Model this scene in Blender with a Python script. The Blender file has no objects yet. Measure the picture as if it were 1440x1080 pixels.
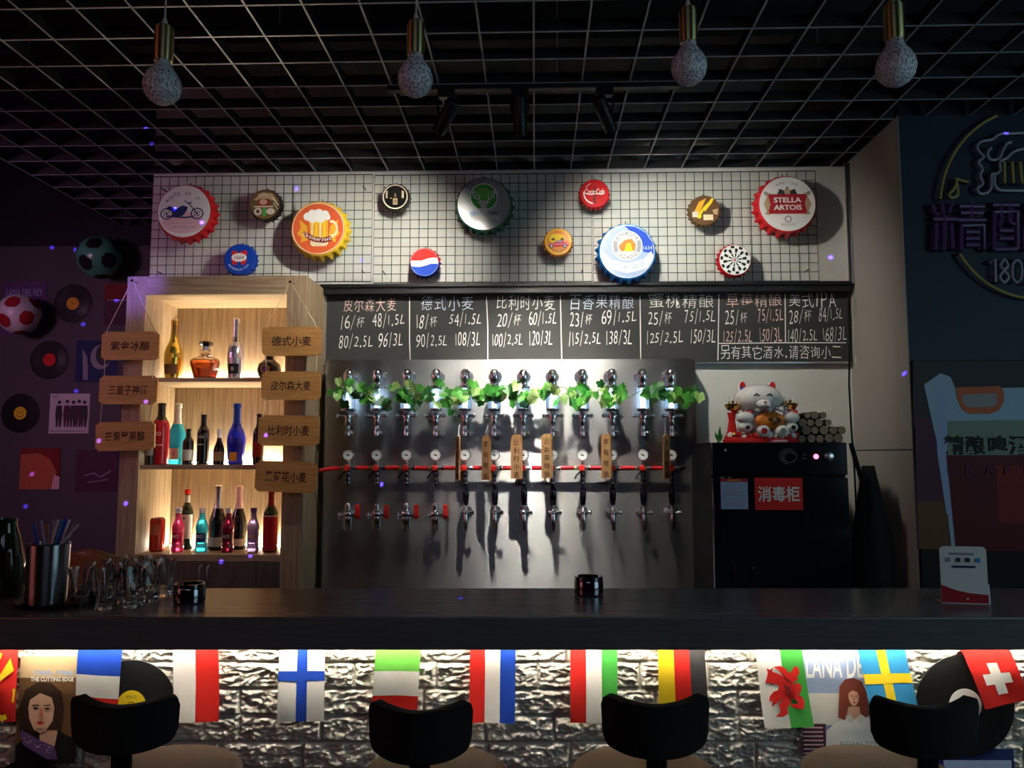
import bpy, math, random
from mathutils import Vector, Matrix, noise
random.seed(7)
S = bpy.context.scene
PI = math.pi
# ------------------------------------------------------------------ camera
F = 1100.0
EYE = 1.54
YAW = math.atan(32 / F)
PIT = math.atan(100 / F)
cam_data = bpy.data.cameras.new('camera')
cam_data.sensor_width = 36.0
cam_data.lens = F / 1440 * 36
cam_data.clip_start = 0.05
cam = bpy.data.objects.new('camera', cam_data)
S.collection.objects.link(cam)
cam.location = (0, 0, EYE)
cam.rotation_euler = (PI / 2 + PIT, 0, YAW)
S.camera = cam
S.view_settings.view_transform = 'Standard'
S.view_settings.look = 'None'
S.view_settings.gamma = 1.0
S.view_settings.exposure = 0.0
# ------------------------------------------------------------------ world and room light
world = bpy.data.worlds.new('world')
S.world = world
world.use_nodes = True
world.node_tree.nodes['Background'].inputs[0].default_value = (0.06, 0.07, 0.16, 1)
world.node_tree.nodes['Background'].inputs[1].default_value = 0.05


def aim(o, target):
    d = Vector(target) - o.location
    o.rotation_euler = d.to_track_quat('-Z', 'Y').to_euler()


def area_light(name, loc, target, sx, sy, power, col, spread=180):
    l = bpy.data.lights.new(name, 'AREA')
    l.shape = 'RECTANGLE'
    l.size, l.size_y = sx, sy
    l.energy = power
    l.color = col
    l.spread = math.radians(spread)
    o = bpy.data.objects.new(name, l)
    S.collection.objects.link(o)
    o.location = loc
    aim(o, target)
    return o


def spot_light(name, loc, target, power, col, deg, blend, radius=0.02, narrow=1.0, boost=1.0):
    l = bpy.data.lights.new(name, 'SPOT')
    l.energy = power
    l.color = col
    l.spot_size = math.radians(deg)
    l.spot_blend = blend
    l.shadow_soft_size = radius
    o = bpy.data.objects.new(name, l)
    S.collection.objects.link(o)
    o.location = loc
    aim(o, target)
    o.scale = (narrow, narrow, 1)
    if boost != 1.0:
        l.use_nodes = True
        l.node_tree.nodes['Emission'].inputs['Strength'].default_value = boost
    return o


# unseen lights: inferred cool and red side washes, added fill, stage wash at left
area_light('cool_side_wash', (3.3, 0.7, 2.0), (0.2, 2.6, 1.7), 2.0, 1.5, 15.0, (0.55, 0.88, 1.0))  # broad cool light added out of frame at the right
area_light('room_fill', (-0.2, -0.5, 2.7), (0, 3.0, 2.2), 1.6, 0.5, 2.0, (0.70, 0.76, 1.0), 150)  # added fill from above and behind the camera, no fixture
area_light('red_wash', (-3.4, 0.8, 2.0), (-0.4, 2.6, 1.7), 1.2, 1.2, 5.0, (1.0, 0.25, 0.2))
area_light('stage_wash', (-3.6, 2.2, 2.5), (-2.4, 5.0, 1.7), 0.5, 0.5, 5.0, (0.80, 0.38, 0.72), 95)

# ------------------------------------------------------------------ pixel rays onto real planes of the room
AX = Vector((-math.sin(YAW), math.cos(YAW), 0))
RX = Vector((math.cos(YAW), math.sin(YAW), 0))
FW = AX * math.cos(PIT) + Vector((0, 0, math.sin(PIT)))
UP = AX * -math.sin(PIT) + Vector((0, 0, math.cos(PIT)))
E0 = Vector((0, 0, EYE))


def ray(px, py):
    return FW + RX * ((px - 720) / F) + UP * ((540 - py) / F)


def W(px, py, Y):                 # on the plane y = Y (parallel to the back wall)
    d = ray(px, py)
    return E0 + d * (Y / d.y)


def B(px, py, D):                 # on a plane square to the bar front, D away
    d = ray(px, py)
    return E0 + d * (D / d.dot(AX))


def H(px, py, z):                 # on a level plane
    d = ray(px, py)
    return E0 + d * ((z - EYE) / d.z)


# ------------------------------------------------------------------ materials
MATS = {}


def _tree(name):
    m = bpy.data.materials.new(name)
    m.use_nodes = True
    nt = m.node_tree
    return m, nt, nt.nodes['Principled BSDF']


def mat(name, col, rough=0.5, metal=0.0, emit=None, es=0.0, trans=0.0, ior=1.45, var=0.08, scale=30.0, bump=0.0, coat=0.0,
        stretch=(1, 1, 1), col2=None, aniso=0.0, spec=0.5, sss=0.0):
    m, nt, b = _tree(name)
    tc = nt.nodes.new('ShaderNodeTexCoord')
    mp = nt.nodes.new('ShaderNodeMapping')
    mp.inputs['Scale'].default_value = stretch
    nt.links.new(tc.outputs['Object'], mp.inputs['Vector'])
    nz = nt.nodes.new('ShaderNodeTexNoise')
    nz.inputs['Scale'].default_value = scale
    nz.inputs['Detail'].default_value = 4
    nt.links.new(mp.outputs['Vector'], nz.inputs['Vector'])
    mx = nt.nodes.new('ShaderNodeMix')
    mx.data_type = 'RGBA'
    c2 = col2 if col2 else tuple(min(1, c * (1 + var)) for c in col)
    c1 = col if col2 else tuple(c * (1 - var) for c in col)
    mx.inputs[6].default_value = (*c1, 1)
    mx.inputs[7].default_value = (*c2, 1)
    if col2:
        rp = nt.nodes.new('ShaderNodeMapRange')
        rp.inputs[1].default_value, rp.inputs[2].default_value = 0.35, 0.65
        nt.links.new(nz.outputs['Fac'], rp.inputs[0])
        nt.links.new(rp.outputs[0], mx.inputs[0])
    else:
        nt.links.new(nz.outputs['Fac'], mx.inputs[0])
    nt.links.new(mx.outputs[2], b.inputs['Base Color'])
    b.inputs['Roughness'].default_value = rough
    b.inputs['Metallic'].default_value = metal
    b.inputs['IOR'].default_value = ior
    b.inputs['Transmission Weight'].default_value = trans
    b.inputs['Coat Weight'].default_value = coat
    b.inputs['Anisotropic'].default_value = aniso
    b.inputs['Specular IOR Level'].default_value = spec
    if sss:
        b.inputs['Subsurface Weight'].default_value = sss
        b.inputs['Subsurface Radius'].default_value = (0.02, 0.02, 0.02)
    if emit:
        b.inputs['Emission Color'].default_value = (*emit, 1)
        b.inputs['Emission Strength'].default_value = es
    if bump:
        bp = nt.nodes.new('ShaderNodeBump')
        bp.inputs['Strength'].default_value = bump
        bp.inputs['Distance'].default_value = 0.002
        nt.links.new(nz.outputs['Fac'], bp.inputs['Height'])
        nt.links.new(bp.outputs['Normal'], b.inputs['Normal'])
    MATS[name] = m
    return m


def ridged_bump(name, scale, dist):
    nt = MATS[name].node_tree
    b = nt.nodes['Principled BSDF']
    tc = nt.nodes.new('ShaderNodeTexCoord')
    mp = nt.nodes.new('ShaderNodeMapping')
    mp.inputs['Scale'].default_value = (0.7, 1, 1.3)
    nz = nt.nodes.new('ShaderNodeTexNoise')
    nz.noise_type = 'RIDGED_MULTIFRACTAL'
    nz.inputs['Scale'].default_value = scale
    nz.inputs['Detail'].default_value = 3
    nz.inputs['Distortion'].default_value = 0.6
    bp = nt.nodes.new('ShaderNodeBump')
    bp.inputs['Strength'].default_value = 1.0
    bp.inputs['Distance'].default_value = dist
    nt.links.new(tc.outputs['Object'], mp.inputs[0])
    nt.links.new(mp.outputs[0], nz.inputs['Vector'])
    nt.links.new(nz.outputs['Fac'], bp.inputs['Height'])
    nt.links.new(bp.outputs[0], b.inputs['Normal'])


def flat(name, col, rough=0.6):
    return mat(name, col, rough, var=0.04, scale=20, spec=0.25)


mat('white_wall', (0.62, 0.62, 0.57), 0.7, var=0.05, scale=6, bump=0.1)
mat('side_wall', (0.36, 0.34, 0.30), 0.6, var=0.05, scale=4)
mat('dark_wall', (0.085, 0.075, 0.088), 0.7, var=0.12, scale=3)
mat('navy_wall', (0.010, 0.022, 0.045), 0.6, var=0.15, scale=3)
mat('black_ceiling', (0.014, 0.015, 0.024), 0.8, var=0.25, scale=2)
mat('concrete', (0.045, 0.045, 0.045), 0.8, var=0.25, scale=3)
mat('floor_tile', (0.05, 0.045, 0.045), 0.4, var=0.2, scale=4)
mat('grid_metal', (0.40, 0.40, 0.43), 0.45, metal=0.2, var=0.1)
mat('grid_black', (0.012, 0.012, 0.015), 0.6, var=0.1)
mat('black_wire', (0.012, 0.012, 0.013), 0.4, var=0.1)
mat('black_metal', (0.014, 0.014, 0.016), 0.4, metal=0.2, var=0.1)
mat('black_plastic', (0.006, 0.006, 0.008), 0.6, var=0.1, spec=0.2)
mat('black_gloss', (0.006, 0.007, 0.012), 0.12, var=0.1, coat=0.3)
mat('black_cloth', (0.007, 0.007, 0.008), 0.9, var=0.2, scale=90, bump=0.3)
mat('chalkboard', (0.032, 0.033, 0.031), 0.75, var=0.25, scale=5, bump=0.05)
mat('chalk', (0.82, 0.80, 0.76), 0.9, var=0.15, scale=200)
mat('chalk_pink', (0.85, 0.58, 0.52), 0.9, var=0.15, scale=200)
mat('chalk_blue', (0.62, 0.72, 0.85), 0.9, var=0.15, scale=200)
mat('brushed_steel', (0.58, 0.58, 0.58), 0.42, metal=1.0, var=0.06, scale=30, stretch=(0.6, 1, 30), aniso=0.9)
def vertical_sheen(name):
    nt = MATS[name].node_tree
    tg = nt.nodes.new('ShaderNodeTangent')
    tg.direction_type = 'RADIAL'
    tg.axis = 'Z'
    nt.links.new(tg.outputs[0], nt.nodes['Principled BSDF'].inputs['Tangent'])
    nt.nodes['Principled BSDF'].inputs['Anisotropic Rotation'].default_value = 0.25


vertical_sheen('brushed_steel')
mat('chrome', (0.88, 0.88, 0.90), 0.19, metal=1.0, var=0.03)
mat('dark_chrome', (0.22, 0.22, 0.25), 0.12, metal=1.0, var=0.05)
mat('brass', (0.58, 0.50, 0.24), 0.42, metal=1.0, var=0.06, aniso=0.92)
mat('cup_steel', (0.55, 0.56, 0.60), 0.32, metal=1.0, var=0.05, aniso=0.92)
vertical_sheen('cup_steel')
vertical_sheen('brass')
mat('counter_wood', (0.12, 0.12, 0.13), 0.24, stretch=(1.5, 25, 25), scale=4, col2=(0.15, 0.148, 0.155), bump=0.05)
mat('bookcase_wood', (0.25, 0.175, 0.105), 0.45, stretch=(25, 25, 1.2), scale=3.2, col2=(0.42, 0.31, 0.19), bump=0.06)
mat('shelf_wood', (0.25, 0.175, 0.105), 0.45, stretch=(1.2, 25, 25), scale=3.2, col2=(0.42, 0.31, 0.19), bump=0.06)
mat('cabinet_wood', (0.075, 0.058, 0.05), 0.5, stretch=(25, 25, 1.2), scale=3.2, col2=(0.13, 0.10, 0.085), bump=0.06)
mat('sign_wood', (0.44, 0.21, 0.055), 0.55, stretch=(1.5, 20, 20), scale=6, col2=(0.56, 0.29, 0.09))
mat('tag_wood', (0.28, 0.14, 0.055), 0.55, stretch=(20, 20, 1.5), scale=8, col2=(0.42, 0.24, 0.10))
mat('burnt', (0.055, 0.022, 0.010), 0.8, var=0.2)
mat('chair_wood', (0.30, 0.13, 0.045), 0.35, stretch=(2, 2, 18), scale=5, col2=(0.42, 0.20, 0.08))
mat('tan_leather', (0.10, 0.065, 0.042), 0.85, var=0.1, scale=60, bump=0.15, spec=0.15)
mat('twine', (0.55, 0.45, 0.30), 0.8, var=0.2, scale=200)
mat('white_cord', (0.6, 0.6, 0.6), 0.6)
mat('brick_foam', (0.56, 0.53, 0.47), 0.36, var=0.12, scale=70, bump=0.3)
ridged_bump('brick_foam', 38, 0.005)
mat('led_warm', (1, 0.9, 0.7), 0.5, emit=(1.0, 0.85, 0.62), es=14)
mat('led_white', (1, 1, 0.95), 0.5, emit=(1.0, 0.93, 0.78), es=14)
mat('spot_lens', (1, 1, 1), 0.3, emit=(1.0, 0.95, 0.85), es=6)
mat('red_led', (1, 0.1, 0.2), 0.3, emit=(1.0, 0.12, 0.25), es=5)
mat('clear_glass', (0.96, 0.98, 0.98), 0.02, trans=1.0, ior=1.45, var=0.01)
def crackle(name):
    m, nt, b = _tree(name)
    tc = nt.nodes.new('ShaderNodeTexCoord')
    mp = nt.nodes.new('ShaderNodeMapping')
    mp.inputs['Scale'].default_value = (1, 1, 0.35)
    vo = nt.nodes.new('ShaderNodeTexVoronoi')
    vo.feature = 'DISTANCE_TO_EDGE'
    vo.inputs['Scale'].default_value = 140
    rp = nt.nodes.new('ShaderNodeMapRange')
    rp.inputs[1].default_value, rp.inputs[2].default_value = 0.0, 0.2
    rp.inputs[3].default_value, rp.inputs[4].default_value = 0.0, 0.78
    bp = nt.nodes.new('ShaderNodeBump')
    bp.inputs['Strength'].default_value = 0.9
    bp.inputs['Distance'].default_value = 0.004
    nt.links.new(tc.outputs['Object'], mp.inputs[0])
    nt.links.new(mp.outputs[0], vo.inputs['Vector'])
    nt.links.new(vo.outputs['Distance'], rp.inputs[0])
    nt.links.new(rp.outputs[0], b.inputs['Transmission Weight'])
    nt.links.new(vo.outputs['Distance'], bp.inputs['Height'])
    nt.links.new(bp.outputs[0], b.inputs['Normal'])
    b.inputs['Base Color'].default_value = (0.93, 0.95, 1.0, 1)
    b.inputs['Roughness'].default_value = 0.08
    MATS[name] = m


crackle('crackle_glass')
mat('glow_tube', (0.8, 0.9, 1.0), 0.4, emit=(0.62, 0.80, 1.0), es=5.0)
mat('frost_glass', (0.86, 0.93, 1.0), 0.22, trans=0.65, ior=1.3, var=0.03)
mat('gauge_white', (0.82, 0.84, 0.84), 0.4)
mat('hose_red', (0.75, 0.02, 0.03), 0.35, coat=0.3)
mat('leaf_green', (0.025, 0.22, 0.03), 0.35, var=0.5, scale=14, col2=(0.12, 0.42, 0.05))
mat('leaf_dark', (0.012, 0.10, 0.02), 0.4, var=0.5, scale=14, col2=(0.04, 0.20, 0.03))
mat('leaf_pale', (0.20, 0.42, 0.10), 0.4, col2=(0.40, 0.55, 0.18), scale=14)
mat('vine_stem', (0.16, 0.24, 0.07), 0.6)
mat('log_bark', (0.12, 0.085, 0.055), 0.85, var=0.3, scale=60, bump=0.5)
mat('log_end', (0.24, 0.19, 0.13), 0.8, var=0.25, scale=60)
mat('ceramic_white', (0.80, 0.77, 0.72), 0.15, coat=0.5, var=0.04)
mat('ceramic_red', (0.62, 0.02, 0.02), 0.15, coat=0.5, var=0.1)
mat('ceramic_orange', (0.72, 0.22, 0.03), 0.15, coat=0.5, var=0.2)
mat('gold', (0.83, 0.50, 0.14), 0.16, metal=1.0, var=0.05)
mat('gold_bottle', (0.80, 0.56, 0.10), 0.16, metal=0.9, var=0.08)
mat('silver_bottle', (0.62, 0.60, 0.72), 0.2, metal=0.8, var=0.15, scale=90, bump=0.4)
mat('amber_glass', (0.70, 0.16, 0.03), 0.05, trans=0.85)
mat('turquoise_glass', (0.04, 0.66, 0.95), 0.12, trans=0.55, var=0.05)
mat('pink_glass', (0.90, 0.08, 0.26), 0.12, trans=0.6, var=0.05)
mat('crimson_glass', (0.34, 0.015, 0.06), 0.1, trans=0.4, var=0.05)
mat('purple_glass', (0.34, 0.24, 0.52), 0.15, trans=0.5, var=0.05)
mat('cobalt_glass', (0.02, 0.03, 0.62), 0.08, trans=0.25, coat=0.5)
mat('dark_glass', (0.012, 0.010, 0.010), 0.06, var=0.2, coat=0.5)
mat('green_glass', (0.02, 0.035, 0.012), 0.06, var=0.2, coat=0.4)
mat('red_bottle', (0.48, 0.015, 0.03), 0.2, coat=0.5)
mat('red_can', (0.58, 0.05, 0.025), 0.25, metal=0.5)
mat('alu', (0.7, 0.7, 0.7), 0.3, metal=1.0)
mat('cap_red', (0.66, 0.02, 0.025), 0.22, coat=0.4)
mat('cap_blue', (0.01, 0.06, 0.42), 0.22, coat=0.4)
mat('cap_skyblue', (0.02, 0.20, 0.62), 0.22, coat=0.4)
mat('cap_yellow', (0.85, 0.58, 0.03), 0.22, coat=0.4)
mat('cap_green', (0.005, 0.11, 0.055), 0.22, coat=0.4)
mat('cap_black', (0.015, 0.014, 0.012), 0.22, coat=0.4)
mat('cap_orange', (0.78, 0.30, 0.04), 0.22, coat=0.4)
mat('cap_brown', (0.16, 0.10, 0.04), 0.22, coat=0.4)
mat('cap_silver', (0.55, 0.58, 0.56), 0.3, metal=0.8, var=0.12, scale=10)
mat('neon_white', (0.33, 0.33, 0.40), 0.35)
mat('neon_yellow', (0.42, 0.34, 0.10), 0.35)
mat('neon_purple', (0.10, 0.035, 0.15), 0.35)
for nm, c in dict(white=(0.80, 0.79, 0.76), offwhite=(0.66, 0.63, 0.58), cream=(0.80, 0.70, 0.48), black=(0.012, 0.012, 0.013), charcoal=(0.045, 0.045, 0.05),
                  grey=(0.30, 0.30, 0.32), red=(0.70, 0.025, 0.02), maroon=(0.22, 0.02, 0.02), crimson=(0.42, 0.02, 0.03), green=(0.06, 0.38, 0.06), lime=(0.16, 0.55, 0.08),
                  blue=(0.015, 0.07, 0.50), skyblue=(0.04, 0.30, 0.62), paleblue=(0.34, 0.44, 0.66), navy=(0.015, 0.03, 0.12), yellow=(0.85, 0.62, 0.02), amber=(0.82, 0.42, 0.03),
                  orange=(0.80, 0.20, 0.03), tangerine=(0.72, 0.12, 0.03), brown=(0.14, 0.07, 0.03), tan=(0.50, 0.36, 0.20), skin=(0.62, 0.36, 0.25), auburn=(0.20, 0.045, 0.03),
                  darkhair=(0.035, 0.018, 0.012), pinkish=(0.78, 0.50, 0.52), purple=(0.13, 0.06, 0.20), sage=(0.22, 0.29, 0.22), rust=(0.55, 0.14, 0.06), plum=(0.09, 0.03, 0.06),
                  bagblue=(0.34, 0.50, 0.62), wine=(0.10, 0.012, 0.018)).items():
    flat(nm, c)


for _n in ('led_warm', 'led_white', 'spot_lens', 'red_led'):
    MATS[_n].cycles.emission_sampling = 'NONE'


# ------------------------------------------------------------------ mesh collector
def lerp(a, b, t):
    return a + (b - a) * t


class MB:
    def __init__(self):
        self.v, self.f, self.m = [], [], []
        self.mats = []
        self.y = 0.0

    def mi(self, name):
        if name not in self.mats:
            self.mats.append(name)
        return self.mats.index(name)

    def add(self, vs, fs, m, M=None):
        o = len(self.v)
        for p in vs:
            self.v.append(tuple(M @ Vector(p)) if M else tuple(p))
        k = self.mi(m)
        for f in fs:
            self.f.append([i + o for i in f])
            self.m.append(k)
        return self

    def box(self, c, s, m, M=None):
        x, y, z = c
        a, b, d = s[0] / 2, s[1] / 2, s[2] / 2
        vs = [(x - a, y - b, z - d), (x + a, y - b, z - d), (x + a, y + b, z - d), (x - a, y + b, z - d),
              (x - a, y - b, z + d), (x + a, y - b, z + d), (x + a, y + b, z + d), (x - a, y + b, z + d)]
        return self.add(vs, [(3, 2, 1, 0), (4, 5, 6, 7), (0, 1, 5, 4), (1, 2, 6, 5), (2, 3, 7, 6), (3, 0, 4, 7)], m, M)

    def span(self, x0, x1, y0, y1, z0, z1, m):
        return self.box(((x0 + x1) / 2, (y0 + y1) / 2, (z0 + z1) / 2), (abs(x1 - x0), abs(y1 - y0), abs(z1 - z0)), m)

    def lathe(self, prof, m, seg=24, M=None, a0=0.0, a1=2 * PI, caps=True):
        full = abs(a1 - a0 - 2 * PI) < 1e-6
        n = seg if full else seg + 1
        vs, fs = [], []
        for r, z in prof:
            for k in range(n):
                t = a0 + (a1 - a0) * k / seg
                vs.append((r * math.cos(t), r * math.sin(t), z))
        for i in range(len(prof) - 1):
            for k in range(seg):
                k2 = (k + 1) % n
                fs.append((i * n + k, i * n + k2, (i + 1) * n + k2, (i + 1) * n + k))
        if full and caps:
            if prof[0][0] > 1e-5:
                fs.append(tuple(reversed(range(n))))
            if prof[-1][0] > 1e-5:
                fs.append(tuple((len(prof) - 1) * n + k for k in range(n)))
        return self.add(vs, fs, m, M)

    def cyl(self, p0, p1, r0, m, r1=None, seg=14):
        p0, p1 = Vector(p0), Vector(p1)
        d = p1 - p0
        q = d.to_track_quat('Z', 'Y').to_matrix().to_4x4()
        return self.lathe([(r0, 0), (r0 if r1 is None else r1, d.length)], m, seg, Matrix.Translation(p0) @ q)

    def ball(self, c, r, m, seg=20, M=None):
        rr = (r, r, r) if isinstance(r, (int, float)) else r
        n = max(6, seg // 2)
        prof = [(math.sin(PI * i / n), -math.cos(PI * i / n)) for i in range(n + 1)]
        prof[0] = (1e-6, -1)
        prof[-1] = (1e-6, 1)
        T = Matrix.Translation(c) @ Matrix.Diagonal((*rr, 1))
        return self.lathe(prof, m, seg, (M @ T) if M else T, caps=False)

    def tube(self, pts, r, m, seg=8, closed=False):
        pts = [Vector(p) for p in pts]
        n = len(pts)
        if n < 2:
            return self
        vs, fs = [], []
        nrm = None
        for i, p in enumerate(pts):
            a = pts[i - 1] if (i > 0 or closed) else pts[i]
            b = pts[(i + 1) % n] if (i < n - 1 or closed) else pts[i]
            t = (b - a).normalized()
            if nrm is None:
                nrm = t.orthogonal().normalized()
            nrm = (nrm - t * nrm.dot(t))
            nrm = nrm.normalized() if nrm.length > 1e-6 else t.orthogonal().normalized()
            bn = t.cross(nrm)
            rr = r[i] if isinstance(r, (list, tuple)) else r
            for k in range(seg):
                a_ = 2 * PI * k / seg
                vs.append(p + nrm * (rr * math.cos(a_)) + bn * (rr * math.sin(a_)))
        for i in range(n if closed else n - 1):
            j = (i + 1) % n
            for k in range(seg):
                k2 = (k + 1) % seg
                fs.append((i * seg + k, i * seg + k2, j * seg + k2, j * seg + k))
        if not closed:
            fs.append(tuple(reversed(range(seg))))
            fs.append(tuple((n - 1) * seg + k for k in range(seg)))
        return self.add(vs, fs, m)

    def surf(self, fn, nu, nv, m, u0=0, u1=1, v0=0, v1=1):
        vs = [fn(lerp(u0, u1, i / nu), lerp(v0, v1, j / nv)) for j in range(nv + 1) for i in range(nu + 1)]
        fs = [(j * (nu + 1) + i, j * (nu + 1) + i + 1, (j + 1) * (nu + 1) + i + 1, (j + 1) * (nu + 1) + i) for j in range(nv) for i in range(nu)]
        return self.add(vs, fs, m)

    # --- printed marks: thin layers on the front (-y) face, x right, z up
    def lay(self):
        self.y -= 0.0004
        return self.y

    def poly(self, pts, m, same=False):
        y = self.y if same else self.lay()
        return self.add([(p[0], y, p[1]) for p in pts], [tuple(range(len(pts)))], m)

    def disc(self, cx, cz, r, m, rz=None, seg=28, a0=0, a1=2 * PI):
        rz = r if rz is None else rz
        return self.poly([(cx + r * math.cos(a0 + (a1 - a0) * k / seg), cz + rz * math.sin(a0 + (a1 - a0) * k / seg)) for k in range(seg + (0 if abs(a1 - a0 - 2 * PI) < 1e-6 else 1))], m)

    def ring(self, cx, cz, r0, r1, m, seg=32, a0=0, a1=2 * PI, sz=1.0):
        y = self.lay()
        vs, fs = [], []
        for k in range(seg + 1):
            t = a0 + (a1 - a0) * k / seg
            vs += [(cx + r0 * math.cos(t), y, cz + r0 * sz * math.sin(t)), (cx + r1 * math.cos(t), y, cz + r1 * sz * math.sin(t))]
        for k in range(seg):
            fs.append((2 * k, 2 * k + 1, 2 * k + 3, 2 * k + 2))
        return self.add(vs, fs, m)

    def rect(self, x0, x1, z0, z1, m, same=False):
        return self.poly([(x0, z0), (x1, z0), (x1, z1), (x0, z1)], m, same)

    def line(self, pts, w, m):
        y = self.lay()
        for a, b in zip(pts[:-1], pts[1:]):
            d = Vector((b[0] - a[0], b[1] - a[1]))
            if d.length < 1e-7:
                continue
            n = Vector((-d.y, d.x)).normalized() * (w / 2)
            self.add([(a[0] + n.x, y, a[1] + n.y), (a[0] - n.x, y, a[1] - n.y), (b[0] - n.x, y, b[1] - n.y), (b[0] + n.x, y, b[1] + n.y)], [(0, 1, 2, 3)], m)
        return self

    def text(self, s, size, cx, cz, m, fit=None, rot=0.0, off=0.0, shear=0.0, sx=1.0, fn=None):
        vs, fs = text_mesh(s, off, shear)
        if not vs:
            return self
        x0, x1 = min(v[0] for v in vs), max(v[0] for v in vs)
        z0, z1 = min(v[1] for v in vs), max(v[1] for v in vs)
        k = size / max(z1 - z0, 1e-6) if fit is None else size
        kx = k * sx if fit is None else fit / (x1 - x0)
        kz = k if fit is None else size / (z1 - z0)
        y = self.lay()
        c, sn = math.cos(rot), math.sin(rot)
        out = []
        for v in vs:
            a, b = (v[0] - (x0 + x1) / 2) * kx, (v[1] - (z0 + z1) / 2) * kz
            p = (cx + a * c - b * sn, cz + a * sn + b * c)
            out.append(fn(p[0], p[1]) if fn else (p[0], y, p[1]))
        return self.add(out, fs, m)

    def arc_text(self, s, size, cx, cz, r, mid, spread, m, inside=False, off=0.0):
        n = len(s)
        for i, ch in enumerate(s):
            if ch == ' ':
                continue
            t = (i + 0.5) / n - 0.5
            a = mid - t * spread if not inside else mid + t * spread
            rot = a - PI / 2 if not inside else a + PI / 2
            self.text(ch, size, cx + r * math.cos(a), cz + r * math.sin(a), m, rot=rot, off=off)
            self.y += 0.0004
        self.lay()
        return self

    def build(self, name, parent=None, loc=(0, 0, 0), rot=(0, 0, 0), bevel=0.0, angle=40, smooth=True):
        me = bpy.data.meshes.new(name)
        me.from_pydata(self.v, [], self.f)
        for n in self.mats:
            me.materials.append(MATS[n])
        me.polygons.foreach_set('material_index', self.m)
        if smooth:
            me.polygons.foreach_set('use_smooth', [True] * len(me.polygons))
            me.set_sharp_from_angle(angle=math.radians(angle))
        me.update()
        o = bpy.data.objects.new(name, me)
        S.collection.objects.link(o)
        o.location = loc
        o.rotation_euler = rot
        if parent:
            o.parent = parent
        if bevel:
            md = o.modifiers.new('edge', 'BEVEL')
            md.width = bevel
            md.segments = 2
            md.limit_method = 'ANGLE'
        return o


_TX = {}


def text_mesh(s, off=0.0, shear=0.0):
    key = (s, off, shear)
    if key not in _TX:
        c = bpy.data.curves.new('lettering', 'FONT')
        c.body = s
        c.offset = off
        c.shear = shear
        c.resolution_u = 3
        o = bpy.data.objects.new('lettering', c)
        me = bpy.data.meshes.new_from_object(o)
        _TX[key] = ([tuple(v.co) for v in me.vertices], [tuple(p.vertices) for p in me.polygons])
        bpy.data.objects.remove(o)
        bpy.data.meshes.remove(me)
        bpy.data.curves.remove(c)
    return _TX[key]


def tag(o, label, cat, group=None, kind=None):
    o['label'] = label
    o['category'] = cat
    if group:
        o['group'] = group
    if kind:
        o['kind'] = kind
    return o


def thing(name, label, cat, loc=(0, 0, 0), rotz=0.0, group=None, rot=None):
    o = bpy.data.objects.new(name, None)
    o.empty_display_size = 0.05
    S.collection.objects.link(o)
    o.location = loc
    o.rotation_euler = rot if rot else (0, 0, rotz)
    return tag(o, label, cat, group)


def structure(name, mb, label, cat='room', **k):
    o = mb.build(name, **k)
    o['kind'] = 'structure'
    o['label'] = label
    o['category'] = cat
    return o


def copy_thing(root, loc, label, group=None, rot=None):
    r = root.copy()
    S.collection.objects.link(r)
    r.location = loc
    if rot is not None:
        r.rotation_euler = rot
    r['label'] = label
    if group:
        r['group'] = group
    for ch in list(root.children):
        c = ch.copy()
        S.collection.objects.link(c)
        c.parent = r
        for g in list(ch.children):
            d = g.copy()
            S.collection.objects.link(d)
            d.parent = c
    return r


ORD = ['first', 'second', 'third', 'fourth', 'fifth', 'sixth', 'seventh', 'eighth', 'ninth', 'tenth', 'eleventh', 'twelfth', 'thirteenth', 'fourteenth',
       'fifteenth', 'sixteenth', 'seventeenth', 'eighteenth']
PXW = 1 / F
# ------------------------------------------------------------------ room shell
YB = 4.0                                        # face of the back wall
XL = W(214, 300, YB).x                          # its left end
YR = 3.4                                        # face of the dark wall on the right
XR = W(1268, 300, YR).x                         # right side wall
CEIL = 3.62
GRIDZ = 3.03
m = MB().span(-4.5, 4.5, -4.0, 5.1, -0.1, 0, 'floor_tile')
structure('floor', m, 'dark tiled floor behind and in front of the bar')
m = MB().span(-4.6, 4.6, -4.1, 5.1, CEIL, CEIL + 0.1, 'black_ceiling')
m.span(-1.8, 1.6, 3.25, 3.6, 3.34, CEIL, 'concrete').span(-1.8, 1.6, 2.2, 2.3, 3.4, CEIL, 'black_ceiling')
structure('ceiling', m, 'black slab ceiling with ducts above the open metal grid')
m = MB().span(XL, XR + 0.12, YB, YB + 0.12, 0, CEIL, 'white_wall')
structure('wall_back', m, 'off-white back wall behind the bar')
m = MB().span(XL, XL + 0.1, YB + 0.12, 5.0, 0, CEIL, 'dark_wall')
structure('wall_return', m, 'dark end of the back wall beside the left recess')
m = MB().span(-4.6, XL + 0.1, 5.0, 5.1, 0, CEIL, 'dark_wall')
structure('wall_recess', m, 'dark purple wall hung with records on the left')
m = MB().span(-4.6, -4.5, -4.1, 5.1, 0, CEIL, 'dark_wall')
structure('wall_left', m, 'dark left wall of the room')
m = MB().span(XR, XR + 0.12, YR + 0.1205, YB, 0, GRIDZ + 0.01, 'side_wall').span(XR, XR + 0.12, YR + 0.1205, YB, GRIDZ + 0.01, CEIL, 'black_ceiling')
m.span(XR, XR + 0.004, YR, YR + 0.12, 0, GRIDZ + 0.01, 'side_wall')
m.span(XR - 0.002, XR, YR + 0.002, YB, W(1240, 634, 3.7).z, W(1240, 632, 3.7).z, 'charcoal')
structure('wall_right', m, 'grey panelled side wall right of the bar')
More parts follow.
